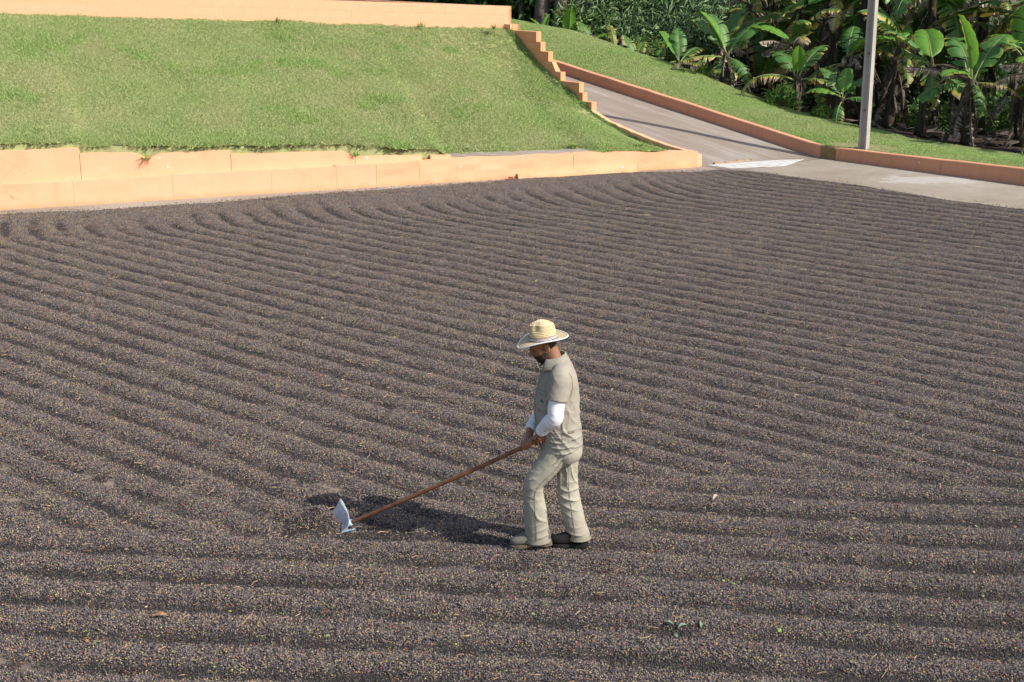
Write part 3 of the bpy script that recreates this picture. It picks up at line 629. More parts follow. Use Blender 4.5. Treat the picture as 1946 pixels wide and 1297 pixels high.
for z in (1.05, 2.2, 3.35, 4.5):
    w = .06; v, f = loft([(-w*.5, -.0, z), (-w-.02, -.0, z)], [.03, .024], (0, 0, 1), 10); obj('bolt', v, f, simple('rusty_bolt', (.16, .09, .06), (.24, .2, .17), 30) if z < 1.1 else bpy.data.materials['rusty_bolt'], UP)

# ------------------------------------------------------------------ banana plants
def banana_mat(name, hue, yellow, trans=.28):
    t = NT(name); q = t.attr('q'); u = t.attr('u'); oi = t.n('ObjectInfo').outputs['Random']
    g0, g1 = hue; ns = t.noise(2.2, 5, .6); ns2 = t.noise(9, 4, .6)
    c = t.ramp(ns2, [(.3, g0), (.7, g1)])
    vein = t.n('TexWave', wave_type='BANDS', bands_direction='X'); vein.inputs['Scale'].default_value = 14; vein.inputs['Distortion'].default_value = .6; t.l(t.coord('Object'), vein.inputs['Vector'])
    c = t.mix(t.math('MULTIPLY', vein.outputs['Fac'], .18), c, tuple(x*1.5 for x in g1))
    k = t.math('ADD', t.math('MULTIPLY', q, .75), t.math('ADD', t.math('MULTIPLY', u, .25), t.math('ADD', t.math('MULTIPLY', ns, .7), t.math('MULTIPLY', oi, .45))))
    th = 1.62 - yellow
    c = t.mix(t.ramp(t.math('SUBTRACT', k, th - .5), [(.42, (0,0,0)), (.58, (1,1,1))]), c, (.42, .33, .05))
    c = t.mix(t.ramp(t.math('SUBTRACT', k, th - .32), [(.45, (0,0,0)), (.56, (1,1,1))]), c, t.ramp(ns2, [(.3, (.20, .12, .06)), (.7, (.40, .34, .27))]))
    t.col(c).rough(t.math('ADD', .30, t.math('MULTIPLY', ns2, .25)), .5).bump(vein.outputs['Fac'], .25, .006); t.translucent(c, trans); return t.m
M['ban_fresh'] = banana_mat('banana_leaf_fresh', ((.10, .25, .025), (.15, .33, .045)), .0, .42)
M['ban_green'] = banana_mat('banana_leaf_green', ((.045, .13, .025), (.085, .20, .04)), .24)
M['ban_old'] = banana_mat('banana_leaf_yellowing', ((.08, .15, .025), (.15, .22, .04)), .60)
M['ban_dead'] = simple('banana_leaf_dead', (.09, .06, .038), (.46, .39, .32), 3.5, .85, .3, 30, .01)
M['skirt'] = simple('hanging_dead_leaf', (.035, .026, .02), (.17, .135, .11), 3.5, .9, .3, 30, .01); M['midrib'] = simple('banana_midrib', (.14, .20, .05), (.22, .24, .09), 5, .5); M['midrib_dead'] = simple('dead_midrib', (.05, .035, .025), (.12, .09, .06), 6)
M['pseudostem'] = simple('banana_stem', (.022, .024, .010), (.065, .045, .026), 4, .7, .4, 20, .01)
def leaf_mesh(name, L, W, bend, fold, tears, droop, seed, mats, ragged=.0, nseg=16, curl=0.):
    """banana leaf along +X: arching midrib, two blade halves torn into strips"""
    r = np.random.default_rng(seed); mb = MB(); q_ = []; u_ = []
    uu = np.linspace(0, 1, 61); th = -R(bend)*np.maximum(uu-.05, 0)**1.5; dx = np.cos(th)/60*L; dz_ = np.sin(th)/60*L
    X = np.concatenate([[0], np.cumsum(dx[:-1])]); Z = np.concatenate([[0], np.cumsum(dz_[:-1])]); side = curl*np.linspace(0, 1, 61)**2
    mid = lambda t: np.array([np.interp(t, uu, X), np.interp(t, uu, side), np.interp(t, uu, Z)])
    ang = lambda t: np.interp(t, uu, th)
    wid = lambda t: 1.22*W*np.clip(np.sin(np.pi*np.clip((t-.15)/.85, 0, 1)**.72), 0, 1)**.55
    for sgn in (-1, 1):
        cuts = np.sort(np.concatenate([[.15, 1.0], r.uniform(.2, .97, tears)])); base_f = R(fold)
        for a, b in zip(cuts[:-1], cuts[1:]):
            if b - a < .012: continue
            if ragged and r.random() < ragged: continue
            n = max(2, int((b-a)*nseg)+1); ts = np.linspace(a, b, n+1); ex = r.normal(0, droop*.35) + droop*.4; gap = min(.012 + .02*r.random(), (b-a)*.3) if tears > 2 else 0; sl = r.normal(0, .05)
            ln = 1 - (.35*r.random() if ragged else .06*r.random()); V = []
            for t in ts:
                tm = .5*(a+b); m0 = mid(t); an = ang(t); nx = np.array([-math.sin(an), 0, math.cos(an)]); tx = np.array([math.cos(an), 0, math.sin(an)]); wv = wid(t)*ln
                for k in range(5):
                    qq = k/4; fa = base_f - (R(22)+ex*1.4)*qq**1.3*1.0; tt = (tm - t)*gap/(b-a+1e-6)*2*qq
                    off = np.array([0, sgn, 0])*wv*qq*math.cos(fa) + nx*wv*qq*math.sin(fa) + tx*(wv*qq*.30 + tt*L + sl*qq*wv)
                    wob = .012*math.sin(40*t + sgn*2 + seed)*qq
                    V.append(m0 + off + nx*wob); q_.append(qq); u_.append(t)
            mb.add(V, [(i*5+k, i*5+k+1, i*5+6+k, i*5+5+k) if sgn > 0 else (i*5+k+5, i*5+6+k, i*5+k+1, i*5+k) for i in range(n) for k in range(4)], 0)
    ts = np.linspace(0, .97, 20); v, f = loft([mid(t) - np.array([0, 0, .004]) for t in ts], [.026*(1-t)**.8+.004 for t in ts], (0, 1, 0), 6)
    mb.add(v, f, 1); q_ += [0]*len(v); u_ += [0]*len(v)
    me = mesh_data(name, mb.verts(), mb.f, mats, True, mb.m); attr(me, 'q', q_); attr(me, 'u', u_); return me
fr = [M['ban_fresh'], M['midrib']]; gn = [M['ban_green'], M['midrib']]; od = [M['ban_old'], M['midrib']]; dd = [M['ban_dead'], M['midrib_dead']]
LV = {'fresh': [leaf_mesh('leaf', 1.5, .27, b, f_, tr, .10, 100+i, fr) for i, (b, f_, tr) in enumerate([(25, 42, 1), (45, 30, 2), (70, 22, 4)])],
      'roll': [leaf_mesh('leaf', 1.25, .24, 12, 62, 0, .04, 110, fr)],
      'green': [leaf_mesh('leaf', 1.75, .29, b, f_, tr, .28, 120+i, gn) for i, (b, f_, tr) in enumerate([(55, 18, 6), (85, 10, 11), (105, 2, 16), (70, 25, 4)])],
      'old': [leaf_mesh('leaf', 1.7, .27, b, f_, tr, .45, 140+i, od, .05) for i, (b, f_, tr) in enumerate([(80, 0, 16), (110, -14, 20), (60, 4, 13)])],
      'skirt': [leaf_mesh('dry_leaf', L, .26, b, -40, 14, .6, 190+i, [M['skirt'], M['midrib_dead']], .2, 12, cu) for i, (L, b, cu) in enumerate([(1.2, 35, .1), (1.0, 60, -.1), (1.45, 25, .12), (.8, 70, 0)])],
      'dead': [leaf_mesh('dry_leaf', L, .22, b, -50, 18, .7, 160+i, dd, .3, 12, cu) for i, (L, b, cu) in enumerate([(1.3, 40, .1), (1.0, 70, -.1), (1.5, 25, .15), (.8, 90, 0)])]}
LABS = {}
def banana(label, x, y, zc, leaves, skirt=0, rad=.10, lean=(0, 0), base=None, seed=0):
    """leaves: (azimuth deg, elevation deg, scale, kind, variant)"""
    r = np.random.default_rng(seed + int(x*100)); z0 = (verge_at(x, y) if base is None else base) - .05
    B = empty('banana_plant', (x, y, z0), label, 'banana plant', 'banana plants beyond the grass verge'); h = zc - z0
    if h > .12:
        zs = np.linspace(0, 1, 9); v, f = loft([(lean[0]*(t-1)*h, lean[1]*(t-1)*h, h*t) for t in zs], [rad*(1.25-.6*t)*(1+.05*math.sin(9*t+x)) for t in zs], (0, 1, 0), 12); obj('stem', v, f, M['pseudostem'], B, True)
    for (az, elv, sc, kind, var) in leaves:
        me = LV[kind][var % len(LV[kind])]; o = bpy.data.objects.new('dry_leaf' if kind == 'dead' else 'leaf', me); put(o, B)
        o.location = (0, 0, h - .02 - (.12 if kind in ('old', 'green') else 0)*sc); o.scale = (sc, sc, sc); o.rotation_euler = Euler((R(r.uniform(-18, 18)), R(-elv), R(az)), 'XYZ')
    for i in range(skirt):
        t = r.uniform(.45, 1.0); o = bpy.data.objects.new('dry_leaf', LV['skirt' if i % 6 else 'dead'][i % 4]); put(o, B); a = r.uniform(0, 360)
        o.location = (math.cos(R(a))*rad*.6 + lean[0]*(t-1)*h, math.sin(R(a))*rad*.6 + lean[1]*(t-1)*h, h*t); sc = r.uniform(.55, 1.0)*min(1, h*t/1.1); o.scale = (sc, sc, sc); o.rotation_euler = Euler((r.uniform(-.5, .5), R(r.uniform(55, 80)), R(a)), 'XYZ')
    return B
def crown(n, seed, kinds=('green', 'green', 'old', 'green', 'old', 'fresh'), e0=15, e1=70, sc=1.0):
    r = np.random.default_rng(seed); a0 = r.uniform(0, 360)
    return [(a0 + i*360/n*1.618 + r.uniform(-20, 20), e0 + (e1-e0)*(i % 4)/3 + r.uniform(-10, 10), sc*r.uniform(.8, 1.15), kinds[i % len(kinds)], i + seed) for i in range(n)]
banana('leftmost large banana plant with a broad bright leaf held up and yellow-edged leaf drooping', 5.45, 36.75, 1.72,
       [(150, 62, .85, 'fresh', 0), (185, 8, .95, 'old', 2), (120, 70, .8, 'green', 0), (20, 58, .9, 'green', 3), (60, 40, .9, 'green', 1), (300, -10, .7, 'green', 2), (250, -35, .6, 'dead', 0)], 5, .12, seed=1)
banana('banana plant with a cupped bright leaf upright and a long yellow leaf arching left', 6.90, 34.85, 1.30,
       [(265, 72, .55, 'fresh', 0), (183, 22, .95, 'old', 1), (350, 10, .75, 'old', 0), (40, 55, .8, 'green', 0), (110, 50, .8, 'green', 3), (200, -50, .5, 'old', 1)], 6, .10, seed=2)
banana('small young banana plant just left of the concrete pole', 7.72, 33.55, .92,
       [(165, 28, .62, 'fresh', 2), (120, 62, .62, 'green', 0), (25, 55, .62, 'green', 3), (60, 70, .55, 'fresh', 1), (240, -30, .55, 'green', 2), (330, 20, .5, 'green', 1)], 1, .07, seed=3)
banana('banana plant with a tall bright upright leaf and thick skirt of dead leaves', 10.15, 31.75, 1.50,
       [(200, 80, 1.0, 'fresh', 0), (215, 30, .72, 'fresh', 2), (178, 5, .9, 'green', 1), (30, 62, .9, 'green', 0), (340, 5, .7, 'old', 2), (95, 58, 1.0, 'green', 3), (165, 18, 1.05, 'dead', 2), (290, -20, .6, 'green', 2)], 22, .13, seed=4)
banana('low banana plant at the left end of the grove with two upright leaves', 4.42, 38.3, 1.40, [(130, 55, .7, 'fresh', 0), (85, 75, .65, 'green', 0), (200, 5, .7, 'old', 0), (40, 45, .7, 'green', 1), (330, 10, .6, 'old', 2)], 3, .09, seed=5)
talls = [('tall banana plant behind the leftmost large one', 6.35, 37.9, 2.25, 8), ('tall banana plant with yellowing leaves left of the pole', 7.75, 36.4, 2.40, 9), ('tall banana plant directly behind the pole', 9.0, 34.7, 2.30, 8),
         ('tall banana plant between the pole and the skirted plant', 9.8, 34.5, 2.15, 9), ('tall banana plant at the right edge of the photo', 10.85, 32.6, 2.35, 9), ('banana plant cut by the right edge with dead hanging leaves', 11.6, 32.9, 2.1, 8),
         ('banana plant deep in shade behind the young plant', 7.25, 38.9, 2.3, 8), ('tall dark banana plant deep in the grove left of the pole', 8.6, 37.6, 2.6, 8), ('tall dark banana plant deep in the grove right of the pole', 10.5, 35.4, 2.6, 9),
         ('banana plant farthest left among the tall ones', 5.3, 39.6, 2.2, 7), ('far banana plant at the right rear of the grove', 11.9, 34.6, 2.7, 8), ('shaded banana plant behind the cupped-leaf plant', 7.0, 36.9, 2.3, 8), ('shaded banana plant behind the skirted plant', 10.9, 33.4, 2.4, 8), ('shaded banana plant at the rear between the pole and skirted plant', 9.6, 36.6, 2.6, 9), ('shaded banana plant at the rear left of the grove', 6.1, 40.6, 2.4, 8)]
for i, (lb, x, y, zc, n) in enumerate(talls):
    banana(lb, x + 1.35, y + 1.2, zc + .55 + .3*(i % 3), crown(n+3, 11+i*3, ('green', 'old', 'fresh', 'dead', 'old', 'green', 'dead', 'fresh'), -25, 62, 1.25), 20 + (i*5) % 9, .15, (rng.normal(0, .05), rng.normal(0, .05)), seed=20+i)
smalls = [('single bright banana leaf rising over the verge crest nearest the steps', .95, 41.5, 1.9, [(60, 70, .5, 'roll', 0), (150, 50, .45, 'fresh', 0)]),
          ('broad cupped banana leaf standing over the crest right of the tree trunks', 1.62, 41.0, 1.82, [(270, 78, .62, 'fresh', 0), (30, 50, .5, 'green', 3)]),
          ('low banana shoot with withered brown tips on the crest', 2.2, 40.45, 1.62, [(120, 68, .6, 'green', 0), (50, 40, .55, 'fresh', 1), (0, 15, .55, 'old', 1), (340, 5, .4, 'dead', 1), (180, 35, .45, 'green', 2)]),
          ('banana shoot with one yellow-edged leaf leaning right', 2.85, 39.8, 1.5, [(110, 74, .72, 'old', 0), (330, 30, .6, 'old', 2), (30, 20, .45, 'green', 1)]),
          ('banana shoot of narrow blue-green leaves on the crest', 3.30, 39.1, 1.25, [(110, 72, .62, 'green', 0), (20, 55, .6, 'green', 3), (60, 62, .55, 'green', 0), (200, 15, .5, 'green', 2), (350, 10, .45, 'old', 1)]),
          ('drooping brown and yellow banana shoot left of the grove', 3.95, 38.9, 1.25, [(190, 20, .6, 'old', 1), (150, 45, .55, 'dead', 0), (20, 25, .6, 'old', 2), (80, 60, .5, 'green', 3)])]
def kq(a, b): q = kp(a, b); return q[0], q[1]
for i, (lb, a, b, zc, n, sk) in enumerate([('banana plant right of the skirted one, wrapped in hanging dead leaves', -2.6, 4.3, 1.75, 7, 30), ('half dead banana plant between the pole and the skirted plant', .35, 4.4, 1.7, 7, 24), ('ragged banana plant at the right margin with brown hanging leaves', -3.9, 4.4, 1.9, 7, 28),
        ('ragged banana plant just behind the young plant', 3.0, 4.7, 1.7, 8, 16), ('ragged banana plant between the two large front plants', 4.7, 4.9, 1.9, 8, 18), ('ragged banana plant behind the low left plant', 7.2, 4.9, 1.7, 8, 12), ('withered banana plant hung with grey leaves behind the skirted plant', -1.6, 5.0, 2.0, 7, 30), ('ragged banana plant left of the pole, behind the weeds', 1.8, 5.2, 2.1, 8, 22)]):
    x_, y_ = kq(a, b); banana(lb, x_, y_, zc, crown(n, 71+i*5, ('green', 'dead', 'old', 'green', 'old', 'dead', 'fresh'), -20, 68, .95), sk, .12, (rng.normal(0, .06), rng.normal(0, .06)), seed=90+i)
for i, (lb, x, y, zc, lv) in enumerate(smalls): banana(lb, x, y, zc, lv, 0, .06, seed=60+i)

# ------------------------------------------------------------------ shrubs, trees, undergrowth
def foliage_mat(name, cols, trans=.3):
    t = NT(name); g_ = t.n('NewGeometry'); c = t.ramp(g_.outputs['Random Per Island'], [(i/(len(cols)-1), k) for i, k in enumerate(cols)])
    c = t.mix(.5, c, t.ramp(t.noise(1.3, 3), [(.3, cols[0]), (.7, cols[-1])])); t.col(c).rough(.5, .35).translucent(c, trans); return t.m
M['fol_grey'] = foliage_mat('bamboo_foliage', [(.13, .21, .09), (.20, .32, .14), (.30, .43, .21)])
M['fol_bright'] = foliage_mat('bright_foliage', [(.07, .15, .025), (.12, .24, .04), (.20, .32, .08)])
M['fol_dark'] = foliage_mat('dark_foliage', [(.025, .065, .018), (.05, .11, .03), (.085, .16, .045)])
M['fol_dry'] = foliage_mat('dry_foliage', [(.14, .10, .06), (.24, .19, .11), (.34, .28, .18)], .1)
M['bark'] = simple('grey_bark', (.07, .055, .045), (.20, .165, .135), 7, .95, .9, 12, .04); M['twig'] = simple('shrub_stem', (.06, .05, .03), (.12, .09, .05), 6)
def crown_mesh(name, mat, rx, ry, rz, clumps, per, ll, lw, droop=.3, seed=0, core=.55):
    r = np.random.default_rng(seed); cs = r.normal(0, 1, (clumps, 3)); cs /= np.linalg.norm(cs, axis=1)[:, None]; cs *= (core + (1-core)*r.random((clumps, 1)))*np.array([rx, ry, rz])
    cs[:, 2] = np.abs(cs[:, 2])*1.0; n = clumps*per; cr = r.uniform(.6, 1.3, clumps)*.26*(rx*ry*rz)**(1/3)
    P = np.repeat(cs, per, 0) + r.normal(0, 1, (n, 3))*np.repeat(cr, per)[:, None]*np.array([.6, .6, .5]); P[:, 2] = np.maximum(P[:, 2], .03)
    D = P - np.repeat(cs, per, 0); D /= np.linalg.norm(D, axis=1)[:, None] + 1e-6; D += r.normal(0, .55, (n, 3)); D[:, 2] -= droop; D /= np.linalg.norm(D, axis=1)[:, None]
    U = r.normal(0, 1, (n, 3)); U[:, 2] += 1.0; S = np.cross(D, U); S /= np.linalg.norm(S, axis=1)[:, None] + 1e-6; N = np.cross(S, D); l = (ll*r.uniform(.6, 1.3, n))[:, None]; w = (lw*r.uniform(.7, 1.2, n))[:, None]
    V = np.stack([P, P + D*l*.45 + S*w + N*l*.10, P + D*l - N*l*.12, P + D*l*.45 - S*w + N*l*.10], 1).reshape(-1, 3); a = np.arange(n)*4
    F = np.concatenate([np.stack([a, a+1, a+2], 1), np.stack([a, a+2, a+3], 1)]); me = fast_mesh(name, V, F); me.materials.append(mat); return me
def stems_mesh(h, spread, n, rad, seed):
    r = np.random.default_rng(seed); mb = MB()
    for i in range(n):
        a = r.uniform(0, 6.28); e = np.array([math.cos(a)*spread*r.random(), math.sin(a)*spread*r.random(), h*r.uniform(.7, 1)]); m = e*.5 + np.array([r.normal(0, .1)*spread, r.normal(0, .1)*spread, 0])
        S = spline([(0, 0, -.1), tuple(m), tuple(e)], 4); v, f = loft(S, [rad*(1-.8*t) for t in np.linspace(0, 1, len(S))], (0, 1, .01), 5); mb.add(v, f)
    return mesh_data('stem', mb.verts(), mb.f, [M['twig']], True)
SH = {'feathery': (crown_mesh('crown', M['fol_grey'], 1.5, 1.3, 1.9, 60, 75, .26, .022, .55, 1), stems_mesh(2.4, 1.0, 9, .03, 1)),
      'bushy': (crown_mesh('crown', M['fol_bright'], 1.3, 1.2, 1.3, 46, 70, .13, .04, .2, 2), stems_mesh(1.5, .8, 7, .025, 2)),
      'dark': (crown_mesh('crown', M['fol_dark'], 1.6, 1.5, 2.2, 56, 70, .19, .06, .3, 3), stems_mesh(2.6, 1.0, 7, .04, 3)),
      'dry': (crown_mesh('crown', M['fol_dry'], 1.2, 1.0, 1.8, 34, 70, .34, .014, .8, 4), stems_mesh(2.0, .9, 12, .014, 4)),
      'weeds': (crown_mesh('crown', M['fol_bright'], .5, .5, .75, 22, 60, .17, .013, -.3, 5), stems_mesh(.8, .35, 8, .008, 5))}
def shrub(kind, label, x, y, sc, sz=1.0, z=None, group='shrubs behind the grove'):
    z0 = verge_at(x, y) if z is None else z; o = empty('shrub', (x, y, z0 - .05), label, 'shrub', group, rng.uniform(0, 6.28)); o.scale = (sc, sc, sc*sz)
    for nm, me in zip(('crown', 'stem'), SH[kind]): put(bpy.data.objects.new(nm, me), o)
    return o
for a in [('feathery', 'pale feathery bamboo-like bush above the first banana shoots', 3.1, 42.6, .95, 1.15), ('feathery', 'large feathery grey-green bush left of the banana grove', 4.7, 42.8, 1.1, 1.1), ('feathery', 'feathery bush hanging behind the leftmost banana plant', 5.9, 42.0, 1.0, 1.1),
          ('bushy', 'round leafy bush behind the cupped banana leaf', 2.2, 42.6, .85, 1.0), ('bushy', 'leafy green bush below the feathery bushes', 4.0, 41.0, .6, .8), ('dry', 'dry straw-coloured thicket right of the tree trunks', 2.3, 44.2, 1.1, 1.2),
          ('dry', 'dry thicket behind the feathery bush', 3.6, 45.2, 1.1, 1.2), ('dark', 'dark bush between the tree trunks and the upper wall', -.4, 45.5, 1.2, 1.1), ('dark', 'dark bush filling behind the tree trunks', 1.2, 46.5, 1.2, 1.2), ('dark', 'dark bush behind the return wall', -3.2, 46, 1.3, 1.1),
          ('dark', 'shadowed bush behind the feathery bushes', 5.6, 45.5, 1.2, 1.3), ('dark', 'shadowed bush behind the left banana plants', 7.6, 43.5, 1.2, 1.3), ('dark', 'dark bush deep behind the pole', 10.4, 42, 1.2, 1.3), ('dark', 'dark bush deep behind the right banana plants', 13.2, 40.5, 1.2, 1.3),
          ('bushy', 'sunlit bush seen through the grove left of the pole', 9.3, 40.2, .9, 1.0), ('bushy', 'sunlit bush seen through the grove right of the pole', 11.4, 38.6, .9, .9), ('bushy', 'sunlit bush glimpsed at the right edge', 13.4, 36.6, .9, .9), ('dry', 'dry grass clump glimpsed behind the pole', 10.1, 39.0, .7, .7),
          ('weeds', 'light green weed clump between the banana stems on the crest', 6.55, 34.7, .75, 1.0), ('weeds', 'weed clump at the crest beside the small young banana plant', 7.35, 33.9, .5, .9), ('weeds', 'weed clump under the leftmost large banana plant', 4.95, 37.1, .5, .8)]:
    shrub(a[0], a[1], a[2], a[3], a[4], a[5])
def tree(label, x, y, rad, h, lean, seed):
    r = np.random.default_rng(seed); z0 = verge_at(x, y); T = empty('tree', (x, y, z0 - .2), label, 'tree', 'trees left of the grove'); zs = np.linspace(0, 1, 14)
    pts = [(lean*h*t + .05*math.sin(5*t+seed), .04*math.cos(4*t+seed), h*t) for t in zs]; v, f = loft(pts, [rad*(1.25 - .7*t + (.5*math.exp(-t*14))) for t in zs], (0, 1, 0), 14)
    v = v + (vnoise(v*np.array([9, 9, 2.2]), seed)[:, None]-.5)*np.array([.07, .07, 0])*rad*5; obj('trunk', v, f, M['bark'], T, True); mb = MB()
    for i in range(5):
        t = .55 + .09*i; a = r.uniform(0, 6.28); b = np.array(pts[int(t*13)]); e = b + np.array([math.cos(a)*1.6, math.sin(a)*1.6, r.uniform(.6, 1.6)]); S = spline([tuple(b), tuple((b+e)/2+(0, 0, .15)), tuple(e)], 4); v, f = loft(S, [rad*.4*(1-.75*q) for q in np.linspace(0, 1, len(S))], (0, 1, .02), 6); mb.add(v, f)
    mb.build('limb', M['bark'], T, True); o = bpy.data.objects.new('crown', SH['dark'][0]); put(o, T); o.location = (lean*h, 0, h*.86); o.scale = (1.3, 1.3, 1.0)
tree('slender pale tree trunk nearest the block wall corner', .30, 44.2, .07, 6.5, -.01, 3); tree('dark thick trunk, first of the trees left of the grove', .95, 43.6, .17, 7.5, .0, 4); tree('furrowed brown trunk in the middle of the tree group', 1.45, 43.3, .16, 7, .02, 5)
tree('grey peeling trunk, rightmost of the tree group', 1.98, 43.5, .20, 7.5, .035, 6); tree('thin dark sapling right of the grey trunk', 2.32, 43.0, .05, 6, .01, 7)
# dead leaves lying under the plants
mb = MB()
for i in range(520):
    a = rng.uniform(-8, 12); b = 3.75 + 5*rng.random()**1.4; q = kp(a, b); q[2] = float(verge_z(np.array(a), np.array(b))) + .01; an = rng.uniform(0, 6.28); L = rng.uniform(.12, .5); w = L*rng.uniform(.12, .3)
    d = np.array([math.cos(an), math.sin(an), rng.uniform(-.05, .25)]); s = np.array([-math.sin(an), math.cos(an), rng.uniform(-.5, .5)])*w; P = [q-s*.4, q+s*.4, q+d*L*.5+s+(0,0,.05*rng.random()), q+d*L*.5-s+(0,0,.05*rng.random()), q+d*L+s*.3, q+d*L-s*.3]; mb.add(P, [(0,1,2,3), (3,2,4,5)])
tag(mb.build('dead_leaves', M['skirt'], None, True), 'grey-brown dead leaves littering the ground under the banana plants', 'dead leaves', None, 'stuff')
# far woodland closing the view
r = np.random.default_rng(5); n = 30000; X = r.uniform(-26, 46, n); Y = 49 + 3*vnoise(np.stack([X*.2, X*0], 1), 3)*2 + r.random(n)*6 + .12*np.abs(X); Hh = 5.5 + 3.5*vnoise(np.stack([X*.16, Y*.1], 1), 8); Z = -2 + r.random(n)**.8*(Hh+2)
P = np.stack([X, Y - .35*(Z/6)*0 + 2.5*vnoise(np.stack([X*.5, Z*.6], 1), 9), Z], 1); D = r.normal(0, 1, (n, 3)); D[:, 2] -= .4; D /= np.linalg.norm(D, axis=1)[:, None]; S = np.cross(D, r.normal(0, 1, (n, 3))); S /= np.linalg.norm(S, axis=1)[:, None]
l = r.uniform(.25, .6, (n, 1)); V = np.stack([P, P+D*l*.5+S*l*.3, P+D*l, P+D*l*.5-S*l*.3], 1).reshape(-1, 3); a = np.arange(n)*4; me = fast_mesh('woodland', V, np.stack([a, a+1, a+2, a+3], 1)); me.materials.append(M['fol_dark'])
tag(put(bpy.data.objects.new('woodland', me)), 'dark woodland closing the view behind the banana grove', 'woodland', None, 'stuff')
# ------------------------------------------------------------------ the man raking the cherries
J = dict(hatc=(.216,9.700,1.604), t848=(.350,9.700,.830), t820=(.338,9.700,.935), t790=(.318,9.700,1.054), t750=(.320,9.700,1.213), t715=(.334,9.700,1.351), t695=(.326,9.700,1.429), t680=(.299,9.700,1.488))
MAN = np.array([.28, 9.70, 0.0]); FW = np.array([-.985, -.17, 0]); LT = np.array([.17, -.985, 0]); UPV = np.array([0, 0, 1.0])   # facing left, a little towards the camera
person = empty('person', tuple(MAN), 'man in straw hat and khaki work clothes stepping forward with a long rake', 'person')
def fabric(name, c1, c2, scale=5, bump=.25, dust=None):
    t = NT(name); v = t.coord('Object'); c = t.ramp(t.noise(scale, 6, .65, v), [(.3, c1), (.7, c2)])
    c = t.mix(t.math('MULTIPLY', t.ramp(t.noise(2.6, 5, .7, v), [(.52, (0,0,0)), (.70, (1,1,1))]), .28), c, tuple(x*.62 for x in c1))
    if dust:
        sx = t.n('SeparateXYZ'); t.l(v, sx.inputs[0]); c = t.mix(t.math('MULTIPLY', t.ramp(t.math('ADD', sx.outputs['Z'], t.math('MULTIPLY', t.noise(7, 5, .7, v), .25)), [(.18, (1,1,1)), (.42, (0,0,0))]), .6), c, dust)
    t.col(c).rough(.92, .15).bump(t.math('ADD', t.noise(24, 5, .6, t.coord('Object', (1, 1, 1.8))), t.math('MULTIPLY', t.noise(320, 2, .5, v), .25)), bump, .012); return t.m
M['shirt'] = fabric('khaki_shirt', (.255, .235, .195), (.315, .292, .245)); M['trousers'] = fabric('khaki_trousers', (.295, .275, .22), (.355, .335, .272), dust=(.20, .165, .13)); M['white_knit'] = fabric('white_undershirt', (.66, .66, .68), (.76, .76, .78))
t = NT('skin'); t.col(t.ramp(t.noise(14, 4, .6), [(.3, (.20, .085, .045)), (.7, (.27, .125, .070))])).rough(.5, .4); t.b.inputs['Subsurface Weight'].default_value = .05; M['skin'] = t.m
M['hair'] = simple('dark_hair', (.014, .010, .008), (.045, .03, .022), 60, .8); M['boot'] = simple('dusty_boot', (.10, .09, .08), (.17, .155, .135), 9, .75, .3, 40); M['boot_dark'] = simple('dark_boot', (.012, .012, .013), (.028, .026, .026), 9, .9, .15, 40, .002, .08); M['sole'] = simple('boot_sole', (.10, .08, .06), (.18, .14, .10), 14, .9)

def fold(v, n, specs, seed, base=.0015):
    """push cloth in and out: (centre, wave axis, wavelength, amplitude, reach)"""
    d = (vnoise(v*np.array([9, 9, 6]), seed)-.5)*2*base*2.2 + (vnoise(v*np.array([34, 34, 22]), seed+1)-.5)*base
    for c, ax, wl, am, rc in specs:
        ax = np.array(ax, float); ax /= np.linalg.norm(ax); q = v - np.array(c); w = np.exp(-(q**2).sum(1)/(rc*rc))
        ph = q @ ax/wl + 1.1*(vnoise(v*8, seed+3)-.5) ; s = np.abs(((ph*2) % 2) - 1); gate = sstep(.35, .70, vnoise(v*7.5, seed+9)); d = d + am*w*(.25+1.25*gate)*(s**4*1.35 - .36)
    return v + n*d[:, None]

# --- body (skin): head, neck, arms, hands and legs as one continuous surface
P_ = lambda f, l, u, o=(0, 0, 0): np.asarray(o) + FW*f + LT*l + UPV*u
body = MB()
HC = np.array([.222, 9.70, 1.585]); tilt = R(24)
hf = FW*math.cos(tilt) - UPV*math.sin(tilt); hu = UPV*math.cos(tilt) + FW*math.sin(tilt); hrot = Matrix((tuple(hf), tuple(LT), tuple(hu))).transposed()
HP = lambda f, l, u: HC + hf*f + LT*l + hu*u
for c, a, b, d in (((-.006, 0, .026), .091, .073, .092), ((.030, 0, -.045), .066, .060, .075), ((.052, 0, -.088), .036, .040, .028), ((.060, 0, .022), .042, .058, .045), ((.064, 0, -.058), .030, .034, .030), ((.05, .035, -.025), .03, .03, .03), ((.05, -.035, -.025), .03, .03, .03)):
    body.add(*ell(HP(*c), a, b, d, 22, 14, hrot))
v, f = loft([HP(.092, 0, .020), HP(.103, 0, -.008), HP(.117, 0, -.026), HP(.102, 0, -.037)], [(.009, .008), (.011, .010), (.017, .012), (.018, .008)], tuple(LT), 10); body.add(v, f)   # nose
for z, a in ((-.055, .010), (-.068, .010)): body.add(*ell(HP(.091, 0, z), .009, .023, .0065, 14, 8, hrot))                    # lips
body.add(*ell(HP(.088, 0, .030), .014, .052, .011, 16, 8, hrot))                                                              # brow
for s in (-1, 1): body.add(*ell(HP(-.008, .078*s, -.012), .022, .010, .034, 14, 10, hrot)); body.add(*ell(HP(-.016, .084*s, -.008), .012, .010, .026, 12, 8, hrot))
body.add(*sloft([(*HP(-.030, 0, -.03), .056, .060), (.294, 9.70, 1.49, .056, .058), (.315, 9.70, 1.42, .075, .075)], 4, tuple(LT)))
